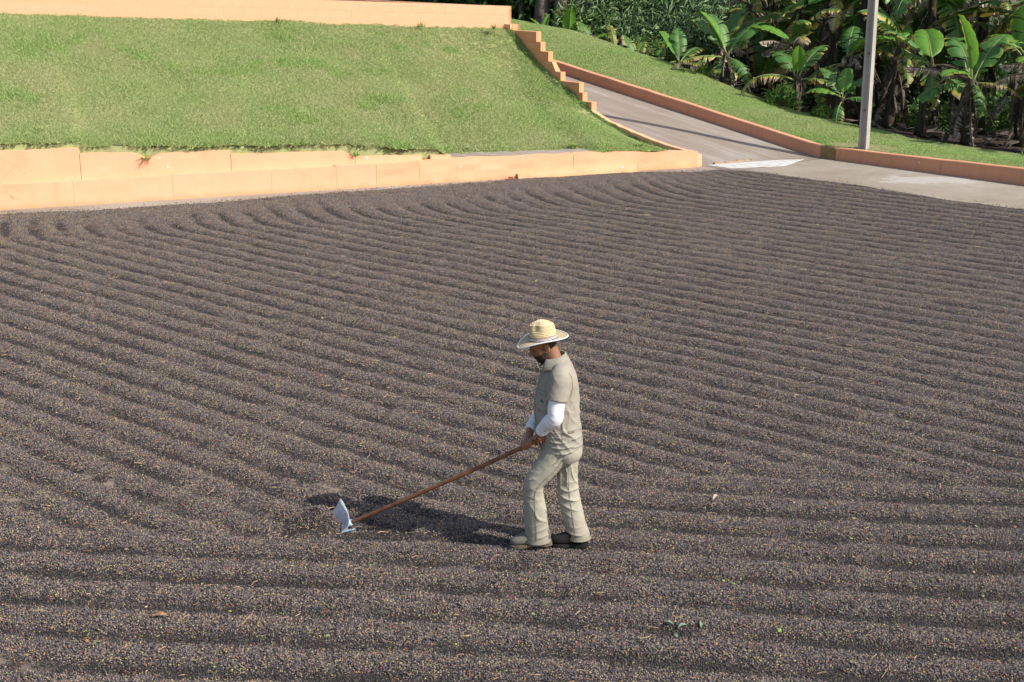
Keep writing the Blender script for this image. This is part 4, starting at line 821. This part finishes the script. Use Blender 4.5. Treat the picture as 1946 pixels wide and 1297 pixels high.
SHAFT_T = np.array([.236, 9.575, .935]); SHAFT_B = np.array([-1.258, 10.03, .072]); sdv = SHAFT_B - SHAFT_T; SL = np.linalg.norm(sdv); sdv /= SL
def on_shaft(d): return SHAFT_T + sdv*d
h1, h2 = on_shaft(.055), on_shaft(.150)
def hand(hc, wrist, side, sgn, tip):
    """palm over the shaft, four fingers curled round it and a thumb closing from the other side"""
    back = wrist - hc; back = back - sdv*back.dot(sdv); back /= np.linalg.norm(back); acr = np.cross(sdv, back)*sgn                    # back: away from shaft to wrist
    rs = .0155
    body.add(*sloft([(*wrist, .030, .024), (*(hc + (wrist-hc)*.45 + back*.012), .038, .020), (*(hc + back*.030), .044, .016), (*(hc + back*.026 + acr*.022), .042, .013)], 4, tuple(sdv), 14))
    for k in range(4):
        o = hc + sdv*(-.033 + .0215*k); r_ = rs + .0095; ph = np.linspace(R(62), R(62) - R([205, 225, 218, 190][k]), 9); pts = []
        for j, a in enumerate(ph): rr = r_ + (.012 if j == 0 else .003 if j in (3, 6) else 0); pts.append(o + back*rr*math.sin(a) + acr*rr*math.cos(a))
        body.add(*loft(pts, [.0105, .0108, .0102, .0098, .0098, .0092, .009, .0086, .006], tuple(sdv), 8))
    o = hc + sdv*(.050*tip); pts = [hc + back*.034 + sdv*.026*tip, o + back*.026 - acr*.014, o + back*.006 - acr*.026 + sdv*.010*tip, o - back*.012 - acr*.019 + sdv*.020*tip]
    body.add(*loft(pts, [.015, .0125, .0108, .008], tuple(back), 8))
W1 = np.array([.206, 9.565, .985]); W2 = np.array([.134, 9.72, .952])
hand(h1, h1 + (W1-h1)*.75, 1, 1, 1); hand(h2, h2 + (W2-h2)*.75, 1, -1, 1)
SHL, ELL = np.array([.345, 9.515, 1.405]), np.array([.298, 9.462, 1.120]); SHR, ELR = np.array([.318, 9.885, 1.395]), np.array([.288, 9.915, 1.10])
for S_, E_, W_, H_ in ((SHL, ELL, W1, h1), (SHR, ELR, W2, h2)):
    body.add(*sloft([(*S_, .056, .056), (*(S_*.5+E_*.5), .048, .048), (*E_, .040, .040), (*(E_*.55+W_*.45), .040, .038), (*W_, .029, .026), (*(W_*.6+H_*.4), .030, .024)], 4, tuple(LT), 14))
body.add(*sloft([(.345, 9.70, .85, .15, .11), (.325, 9.70, 1.05, .14, .11), (.325, 9.70, 1.25, .155, .115), (.325, 9.70, 1.40, .165, .085), (.31, 9.70, 1.44, .07, .06)], 4, tuple(LT), 18))
legL = [(.345, 9.63, .88), (.245, 9.615, .685), (.158, 9.615, .565), (.163, 9.64, .40), (.190, 9.655, .24), (.212, 9.66, .13)]; legR = [(.385, 9.79, .86), (.395, 9.775, .62), (.405, 9.765, .46), (.435, 9.745, .30), (.468, 9.73, .15), (.480, 9.725, .07)]
for L_ in (legL, legR): body.add(*sloft([(*q, r_, r_) for q, r_ in zip(L_, (.085, .075, .055, .055, .045, .036))], 3, tuple(LT), 14))
v, f, n = remesh(body, .0055, 2, .4); obj('body', v, f, M['skin'], person, True, MAN)
# hair, beard, eyebrows, eyes
mb = MB(); v, f = ell(HP(-.008, 0, .020), .0945, .0765, .094, 40, 26, hrot); q = (v - HC) @ np.stack([hf, LT, hu], 1); keep_ = [i for i, g_ in enumerate(f) if np.mean([q[k][0] for k in g_]) < -.012 + .5*(max(0, np.mean([q[k][2] for k in g_])-.03)) and -.062 < np.mean([q[k][2] for k in g_]) < .045]
mb.add(v, [f[i] for i in keep_]); mb.build('hair', M['hair'], person, True, MAN)
mb = MB()
for c, a, b, d in (((.031, 0, -.047), .070, .0655, .078), ((.053, 0, -.090), .039, .044, .031)):
    v, f = ell(HP(*c), a, b, d, 36, 24, hrot); q = (v - HC) @ np.stack([hf, LT, hu], 1)
    def ok_(g_): x, y, z = q[list(g_)].mean(0); return z < -.052 - .9*max(0, .02-x)*0 and x > -.01 and (z < -.082 or abs(y) > .024 or z > -.0495)
    mb.add(v, [g_ for g_ in f if ok_(g_)])
mb.add(*ell(HP(.094, 0, -.046), .008, .026, .006, 14, 8, hrot)); mb.build('beard', M['hair'], person, True, MAN)
for s in (-1, 1):
    v, f = loft([HP(.094, .012*s, .030), HP(.090, .032*s, .036), HP(.074, .052*s, .030)], [.005, .006, .003], (0, 0, 1), 6); obj('eyebrow', v, f, M['hair'], person, True, MAN)
    v, f = ell(HP(.083, .030*s, .008), .010, .013, .006, 12, 8, hrot); obj('eye', v, f, simple('eye', (.05, .03, .02)) if s < 0 else bpy.data.materials['eye'], person, True, MAN)

# --- trousers
tr = MB()
tr.add(*sloft([(.352, 9.70, .93, .165, .125), (.360, 9.70, .86, .172, .138), (.372, 9.70, .79, .176, .140), (.372, 9.70, .735, .155, .115)], 4, tuple(LT), 26))
tr.add(*sloft([(.335, 9.625, .84, .105, .120), (.290, 9.615, .752, .095, .100), (.238, 9.61, .680, .084, .088), (.164, 9.61, .580, .075, .076), (.156, 9.628, .47, .072, .077), (.168, 9.642, .36, .074, .080), (.178, 9.655, .235, .078, .083), (.186, 9.66, .135, .083, .089), (.186, 9.66, .098, .087, .095)], 4, tuple(LT), 22))
tr.add(*sloft([(.390, 9.785, .83, .100, .115), (.402, 9.78, .72, .090, .094), (.406, 9.77, .60, .082, .080), (.410, 9.762, .46, .078, .082), (.432, 9.748, .33, .079, .082), (.468, 9.733, .19, .079, .081), (.490, 9.722, .13, .082, .084), (.492, 9.720, .096, .083, .086)], 4, tuple(LT), 22))
v, f, n = remesh(tr, .0062, 5)
v = fold(v, n, [((.13, 9.56, .55), (-.25, 0, 1), .055, .010, .115), ((.20, 9.55, .52), (.55, 0, 1), .060, .009, .09), ((.21, 9.58, .15), (.1, 0, 1), .050, .009, .085), ((.24, 9.54, .74), (-.8, 0, .7), .050, .008, .13), ((.33, 9.52, .78), (-.35, 0, 1), .045, .006, .10), ((.44, 9.68, .42), (.5, 0, 1), .055, .009, .11), ((.40, 9.70, .60), (1, 0, .25), .045, .006, .12), ((.47, 9.66, .12), (0, 0, 1), .050, .007, .08), ((.17, 9.56, .33), (.8, 0, .5), .07, .006, .13), ((.36, 9.52, .70), (.9, 0, .9), .06, .006, .12)], 3, .0022)
obj('trousers', v, f, M['trousers'], person, True, MAN)
for (c, rx, ry) in (((.186, 9.66, .102), .098, .090), ((.492, 9.720, .098), .090, .086)):
    a = np.linspace(0, 2*math.pi, 25)[:-1]; ring = np.array([np.array(c) + FW*rx*math.cos(t_)*.99 + LT*ry*math.sin(t_)*.99 for t_ in a]); V = np.concatenate([ring*1.0, ring + [0, 0, .026], ring + [0, 0, .026] - 0, ring])
    V[:24] += (ring-np.array(c))*.025; V[24:48] += (ring-np.array(c))*.02; obj('trouser_cuff', V[:48], [(k, (k+1) % 24, 24+(k+1) % 24, 24+k) for k in range(24)], M['trousers'], person, True, MAN)
TRO = [x for x in person.children if x.name.startswith('trousers')][0]; tv = [x.co[:] for x in TRO.data.vertices]; tb_ = BVHTree.FromPolygons(tv, [tuple(p_.vertices) for p_ in TRO.data.polygons])
def seam(name, tree_, line, dirn, w, mat, parent):
    L_ = spline([np.asarray(p_) - MAN for p_ in line], 8); V = []; dirn = np.asarray(dirn, float)
    for i, p_ in enumerate(L_):
        tg = L_[min(i+1, len(L_)-1)] - L_[max(i-1, 0)]; sd = np.cross(tg, dirn); sd /= np.linalg.norm(sd) + 1e-9
        for k in (-1, 1):
            o_ = p_ + sd*w*k - dirn*.3; hit = tree_.ray_cast(Vector(o_), Vector(dirn)); V.append((np.array(hit[0]) if hit[0] is not None else o_ + dirn*.3) - dirn*.0025)
    return obj(name, V, [(i*2, i*2+1, i*2+3, i*2+2) for i in range(len(L_)-1)], mat, parent, True)
M['seam'] = fabric('stitched_seam', (.17, .16, .125), (.21, .20, .16))
seam('side_seam', tb_, [(.372, 9.5, .78), (.31, 9.5, .69), (.21, 9.5, .59), (.172, 9.5, .50), (.178, 9.5, .36), (.188, 9.5, .23), (.192, 9.5, .12)], -LT, .0028, M['seam'], person)
seam('pocket_seam', tb_, [(.345, 9.5, .80), (.325, 9.5, .765), (.30, 9.5, .745)], -LT, .003, M['seam'], person)
seam('side_seam', tb_, [(.44, 9.5, .70), (.445, 9.5, .56), (.45, 9.5, .44), (.47, 9.5, .28), (.49, 9.5, .12)], -LT, .0028, M['seam'], person)
# --- white long-sleeved undershirt arms
for S_, E_, W_ in ((SHL, ELL, W1), (SHR, ELR, W2)):
    sl = MB(); mid = E_*.5 + W_*.5
    sl.add(*sloft([(*(S_*.6+E_*.4), .060, .060), (*(S_*.2+E_*.8), .058, .060), (*(E_ + np.array([.004, 0, -.008])), .056, .058), (*(E_*.72+W_*.28 + np.array([0, 0, -.006])), .058, .060), (*mid, .054, .053), (*(E_*.22+W_*.78), .048, .046), (*(W_ + (W_-E_)*.06), .044, .041)], 5, tuple(LT), 22))
    v, f, n = remesh(sl, .005, 3); ax = (W_-E_)/np.linalg.norm(W_-E_); v = fold(v, n, [(tuple(mid), ax, .034, .0065, .13), (tuple(E_), (.5, 0, .8), .036, .0065, .08), (tuple(W_), ax, .026, .005, .06), (tuple(S_*.25+E_*.75), (.3, 0, 1), .05, .005, .07)], 13, .0016)
    obj('sleeve', v, f, M['white_knit'], person, True, MAN)
# --- shirt: loose, untucked, short sleeved
sh_ = MB()
sh_.add(*sloft([(.356, 9.70, .822, .192, .158), (.350, 9.70, .88, .190, .160), (.340, 9.70, .96, .187, .160), (.325, 9.70, 1.06, .188, .163), (.322, 9.70, 1.17, .193, .162), (.328, 9.70, 1.28, .202, .150), (.334, 9.70, 1.36, .205, .130), (.332, 9.70, 1.415, .170, .102), (.318, 9.70, 1.452, .105, .082), (.305, 9.70, 1.475, .074, .070)], 4, tuple(LT), 30))
for S_, E_ in ((SHL, ELL), (SHR, ELR)):
    d = E_ - S_; sl = [(*(S_ - d*.10 + np.array([0, (9.70-S_[1])*.35, .0])), .066, .072), (*(S_ + d*.05), .075, .082), (*(S_ + d*.3), .077, .080), (*(S_ + d*.52), .076, .077), (*(S_ + d*.60), .077, .078)]
    sh_.add(*sloft(sl, 4, tuple(LT), 22))
v, f, n = remesh(sh_, .0064, 5)
v = fold(v, n, [((.33, 9.50, 1.30), (1, 0, -.5), .060, .003, .12), ((.42, 9.53, 1.20), (.9, 0, .4), .075, .004, .16), ((.42, 9.54, .97), (.8, 0, .6), .065, .007, .13), ((.34, 9.50, .87), (-.2, 0, 1), .042, .007, .10), ((.20, 9.62, 1.05), (.6, 0, .8), .075, .008, .16), ((.44, 9.60, .88), (.25, 0, 1), .055, .007, .11), ((.27, 9.52, 1.36), (1, 0, .8), .05, .003, .09), ((.46, 9.68, 1.10), (.1, 0, 1), .10, .004, .18)], 23, .0018)
shirt = obj('shirt', v, f, M['shirt'], person, True, MAN)
def collar():
    a = np.linspace(R(24), R(336), 30); V = []
    for t_ in a:
        c, s = math.cos(t_), math.sin(t_); rise = .040*(1-c)/2
        base = np.array([.312, 9.70, 1.452]) + FW*c*.080 + LT*s*.084 + UPV*(rise*.9 - .012*(c > .5)); topq = np.array([.300, 9.70, 1.486]) + FW*c*.072 + LT*s*.076 + UPV*(rise*1.0); fall = np.array([.316, 9.70, 1.440]) + FW*c*(.100 + .03*max(0, c)) + LT*s*.108 + UPV*(rise*.7 - .030*max(0, c)**.7)
        V += [base, topq, topq + FW*c*.007 + LT*s*.007 + (0, 0, .003), fall, fall - (0, 0, .004)]
    V = np.array(V); return V, [(i*5+k, i*5+k+1, i*5+6+k, i*5+5+k) for i in range(29) for k in range(4)]
v, f = collar(); o = obj('collar', v, f, M['shirt'], person, True, MAN); mdf = o.modifiers.new('s', 'SOLIDIFY'); mdf.thickness = .003
# pocket, its flap and a small blue embroidered mark on the left breast; placket; sleeve hem - all laid on the cloth
shv = np.array([x.co[:] for x in shirt.data.vertices]); bvh = BVHTree.FromPolygons([tuple(x) for x in shv], [tuple(p_.vertices) for p_ in shirt.data.polygons])
def on_cloth(name, mat, ctr, dirn, right, up, w, h, nw=5, nh=6, off=.0035, th=.003):
    V = []
    for j in range(nh+1):
        for i in range(nw+1):
            o_ = np.asarray(ctr) - MAN + np.asarray(right)*w*(i/nw-.5) + np.asarray(up)*h*(j/nh-.5) - np.asarray(dirn)*.3; hit = bvh.ray_cast(Vector(o_), Vector(dirn))
            V.append(np.array(hit[0]) - np.asarray(dirn)*off if hit[0] is not None else o_ + np.asarray(dirn)*.3)
    o = obj(name, V, [(j*(nw+1)+i, j*(nw+1)+i+1, (j+1)*(nw+1)+i+1, (j+1)*(nw+1)+i) for j in range(nh) for i in range(nw)], mat, person, True); m = o.modifiers.new('s', 'SOLIDIFY'); m.thickness = th; return o
dr_ = -(FW*.75 + LT*.66); dr_ /= np.linalg.norm(dr_); rt_ = np.cross(UPV, -dr_)
on_cloth('pocket', M['shirt'], P_(.13, .115, 1.195, (.322, 9.70, 0)), dr_, rt_, UPV, .105, .13)
on_cloth('pocket_flap', M['shirt'], P_(.13, .115, 1.262, (.322, 9.70, 0)), dr_, rt_, UPV, .112, .030, 5, 2, .006)
on_cloth('pocket_mark', simple('blue_thread', (.02, .11, .16)), P_(.135, .112, 1.205, (.322, 9.70, 0)), dr_, rt_, UPV, .030, .016, 4, 2, .0065, .001)
on_cloth('placket', M['shirt'], P_(.16, .0, 1.14, (.322, 9.70, 0)), -FW, LT, UPV, .035, .54, 2, 24, .0035)
seam('shoulder_seam', bvh, [(.395, 9.5, 1.44), (.425, 9.5, 1.38), (.43, 9.5, 1.31), (.415, 9.5, 1.245)], -LT, .003, M['seam'], person)
seam('side_seam', bvh, [(.372, 9.5, 1.20), (.362, 9.5, 1.08), (.358, 9.5, .96), (.362, 9.5, .85)], -LT, .0025, M['seam'], person)
M['stain'] = simple('faint_stain', (.14, .125, .09), (.20, .185, .14), 30, .9)
on_cloth('side_patch', M['stain'], P_(-.055, .18, .985, (.335, 9.70, 0)), -LT, -FW, UPV, .055, .022, 4, 3, .001, .0005)
# --- boots
def boot(heel, toe, mat, solemat, name):
    h, tt = np.asarray(heel, float), np.asarray(toe, float); d = tt - h; L_ = np.linalg.norm(d); d /= L_; lt = np.cross(UPV, d); lt /= np.linalg.norm(lt); up = np.cross(d, lt); B_ = MB()
    def ring(x, w, z0, z1): return [h + d*x*L_ + lt*w*c + up*(z0 + (z1-z0)*(.5+.5*s) + (.0)) for c, s in [(math.copysign(abs(math.cos(a))**.75, math.cos(a)), math.copysign(abs(math.sin(a))**.75, math.sin(a))) for a in np.linspace(0, 2*math.pi, 19)[:-1]]]
    secs = [(-.02, .020, .012, .085), (.03, .036, .006, .118), (.15, .041, .004, .142), (.32, .042, .008, .132), (.48, .044, .006, .104), (.64, .050, .004, .084), (.80, .050, .004, .072), (.92, .042, .006, .062), (.99, .026, .012, .050), (1.015, .010, .018, .040)]
    V = np.array([q for s in secs for q in ring(*s)]); n_ = 18; F = [(i*n_+k, i*n_+(k+1) % n_, (i+1)*n_+(k+1) % n_, (i+1)*n_+k) for i in range(len(secs)-1) for k in range(n_)] + [tuple(range(n_))[::-1], tuple((len(secs)-1)*n_+k for k in range(n_))]
    o = obj(name, V, F, mat, person, True, MAN); m = o.modifiers.new('s', 'SUBSURF'); m.levels = 1; m.render_levels = 1
    prof = [(-.03, .022), (.03, .038), (.15, .043), (.35, .040), (.5, .042), (.66, .053), (.82, .053), (.94, .043), (1.01, .026), (1.03, .008)]; V = []
    for x, w in prof:
        heelz = -.022 if x < .33 else -.012
        for sx, zz in ((-1, heelz), (1, heelz), (1, .010), (-1, .010)): V.append(h + d*x*L_ + lt*w*sx + up*zz)
    m_ = len(prof); F = [(i*4+k, i*4+(k+1) % 4, i*4+4+(k+1) % 4, i*4+4+k) for i in range(m_-1) for k in range(4)] + [(0, 3, 2, 1), tuple((m_-1)*4+k for k in range(4))]
    obj('sole', V, F, solemat, o, False, MAN)
boot((.284, 9.665, .094), (-.008, 9.645, .068), M['boot'], M['sole'], 'boot'); boot((.556, 9.700, .062), (.288, 9.705, .056), M['boot_dark'], M['boot_dark'], 'boot')

# ------------------------------------------------------------------ straw hat, worn by the man
HB = np.array([.221, 9.70, 1.625]); hat = empty('straw_hat', tuple(HB), 'straw hat with white trimmed curled brim on the man\'s head', 'hat')
ht = R(7); hx = FW*math.cos(ht) - UPV*math.sin(ht); hz = UPV*math.cos(ht) + FW*math.sin(ht)
def hp_(x, y, z): return hx*x + LT*y + hz*z
t = NT('plaited_straw'); v_ = t.coord('Object'); q = t.attr('band'); st = t.math('SINE', t.math('MULTIPLY', q, 6.2832)); br = t.ramp(t.math('ADD', t.math('MULTIPLY', st, .5), .5), [(.0, (.36, .25, .12)), (.3, (.56, .43, .23)), (.8, (.66, .53, .33))])
c = t.mix(.35, br, t.ramp(t.noise(60, 4, .7, v_), [(.3, (.42, .31, .16)), (.7, (.70, .58, .38))])); t.col(c).rough(.75, .25).bump(t.math('ADD', st, t.math('MULTIPLY', t.noise(150, 2), .6)), .5, .004); M['straw_hat'] = t.m
SEG = 56; prof = []
for z in np.linspace(-.004, .092, 10): prof.append((1.0 - .10*(max(z, 0)/.092)**1.4, z))
for a in np.linspace(12, 90, 9): prof.append((.90*math.cos(R(a))**.85 if a < 89 else .0, .092 + .050*math.sin(R(a))))
V = []; bands = []
for j, (rr, z) in enumerate(prof):
    for k in range(SEG):
        a = 2*math.pi*k/SEG; c, s = math.cos(a), math.sin(a); x = .101*rr*c; y = .086*rr*s
        pinch = math.exp(-((c-.62)/.26)**2)*sstep(.045, .095, z)*(1 if abs(s) > .3 else .4); y *= 1 - .30*float(pinch); zz = z - .020*math.exp(-(y/.022)**2)*float(sstep(.10, .13, z))*(1 if abs(x) < .08 else .5) + .006*c*float(sstep(.08, .13, z))
        V.append(hp_(x, y, zz)); bands.append(z/.0115 if z < .092 else 8 + (1-rr)*6)
F = [(j*SEG+k, j*SEG+(k+1) % SEG, (j+1)*SEG+(k+1) % SEG, (j+1)*SEG+k) for j in range(len(prof)-1) for k in range(SEG)]
o = obj('crown', V, F, M['straw_hat'], hat, True); attr(o.data, 'band', bands)
def brim(t_, a):
    c, s = math.cos(a), math.sin(a); rx = .100 + (.186-.100)*t_*(1.0 if c > 0 else .90); ry = .085 + (.160-.085)*t_; curl = t_**1.7
    return hp_(rx*c, ry*s, .002 + curl*(.024*abs(s)**1.8 - .030*max(0, c)**2 + .004*max(0, -c)) - .004*t_)
V = []; bands = []
for j in range(11):
    for k in range(SEG): V.append(brim(j/10, 2*math.pi*k/SEG)); bands.append(j/10*6.5)
F = [(j*SEG+k, (j+1)*SEG+k, (j+1)*SEG+(k+1) % SEG, j*SEG+(k+1) % SEG) for j in range(10) for k in range(SEG)]
o = obj('brim', V, F, M['straw_hat'], hat, True); attr(o.data, 'band', bands); m = o.modifiers.new('s', 'SOLIDIFY'); m.thickness = .0035
ring = [brim(1.0, 2*math.pi*k/SEG) for k in range(SEG)] ; ring.append(ring[0]); ring.append(ring[1]); v, f = loft(ring, [.0048]*len(ring), tuple(hz), 8); obj('brim_trim', v, f, simple('white_tape', (.72, .72, .74)), hat, True)
t = NT('hat_ribbon'); q = t.attr('band'); t.col(t.ramp(q, [(0, (.10, .06, .08)), (.28, (.62, .58, .58)), (.46, (.10, .06, .08)), (.60, (.62, .58, .58)), (.80, (.07, .05, .08))], 'CONSTANT')).rough(.8); V = []; bands = []
for j in range(6):
    for k in range(SEG): a = 2*math.pi*k/SEG; V.append(hp_(.1035*math.cos(a), .0885*math.sin(a), .003 + .027*j/5)); bands.append(j/5*.999)
o = obj('hat_band', V, [(j*SEG+k, j*SEG+(k+1) % SEG, (j+1)*SEG+(k+1) % SEG, (j+1)*SEG+k) for j in range(5) for k in range(SEG)], t.m, hat, True); attr(o.data, 'band', bands)

# ------------------------------------------------------------------ the long-handled rake
rk = empty('rake', tuple(SHAFT_B), 'long wooden handled rake with a pale metal blade pushed into the cherries', 'rake')
pts = [SHAFT_T + (SHAFT_B-SHAFT_T)*t_ + UPV*(-.010*math.sin(math.pi*t_)) for t_ in np.linspace(0, 1, 24)]; v, f = loft(pts, [.0165 + .001*math.sin(i*.9) for i in range(24)], (0, 0, 1), 12)
t = NT('worn_wood'); t.col(t.ramp(t.noise(7, 6, .65, t.coord('Object', (.5, 3, 3))), [(.28, (.10, .04, .022)), (.55, (.19, .082, .042)), (.8, (.27, .13, .07))])).rough(.55, .35).bump(t.noise(30, 4, .6, t.coord('Object', (.3, 3, 3))), .4, .003)
obj('handle', v, f, t.m, rk, True, SHAFT_B)
nf, nb, ff, fb = np.array([-1.225, 9.95, .120]), np.array([-1.300, 9.95, .020]), np.array([-1.330, 10.27, .190]), np.array([-1.425, 10.24, .040])     # near/far, top/bottom corners
V = []
for i in range(13):
    for j in range(6):
        u, w = i/12, j/5; q = (nb*(1-u)+fb*u)*(1-w) + (nf*(1-u)+ff*u)*w; V.append(q + np.array([.016*math.sin(math.pi*u) + .010*math.sin(math.pi*w), 0, .003*math.sin(9*u)]))
tb = NT('worn_galvanised_blade'); cb = tb.ramp(tb.noise(11, 6, .7), [(.3, (.42, .43, .46)), (.6, (.60, .61, .63))]); cb = tb.mix(tb.ramp(tb.noise(23, 5, .75), [(.56, (0,0,0)), (.68, (.8,.8,.8))]), cb, (.30, .20, .13)); cb = tb.mix(tb.ramp(tb.noise(1, 3, .6, tb.coord('Object', (60, 4, 90))), [(.6, (0,0,0)), (.75, (.5,.5,.5))]), cb, (.30, .29, .28)); tb.col(cb).rough(.55, .5); M['blade'] = tb.m; M['blue'] = simple('chipped_blue_paint', (.16, .32, .50), (.42, .54, .64), 34, .5)
o = obj('blade', V, [(i*6+j, i*6+j+1, (i+1)*6+j+1, (i+1)*6+j) for i in range(12) for j in range(5)], M['blade'], rk, True, SHAFT_B); m = o.modifiers.new('s', 'SOLIDIFY'); m.thickness = .004
s0 = SHAFT_B - sdv*.055; v, f = loft([s0, SHAFT_B + sdv*.012], [.0225, .021], (0, 0, 1), 14); obj('socket', v, f, M['blue'], rk, True, SHAFT_B)
v, f = loft([SHAFT_B + sdv*.012, SHAFT_B + sdv*.055 - UPV*.012], [.021, .012], (0, 0, 1), 12); obj('socket_neck', v, f, M['blade'], rk, True, SHAFT_B)
a = SHAFT_B + np.array([.035, -.035, -.022]); v, f = boxvf(a + np.array([-.055, -.02, -.02]), (.085, .0, .020), (.004, .030, .0), (-.001, .0, .005)); obj('strap', v, f, M['blue'], rk, False, SHAFT_B)
v, f = loft(spline([tuple(a), tuple(a + np.array([.035, .004, .014])), tuple(a + np.array([.06, .012, .016])), tuple(a + np.array([.085, .012, .012]))], 4), [.004]*13, (0, 0, 1), 6); obj('wire', v, f, M['sole'], rk, True, SHAFT_B)
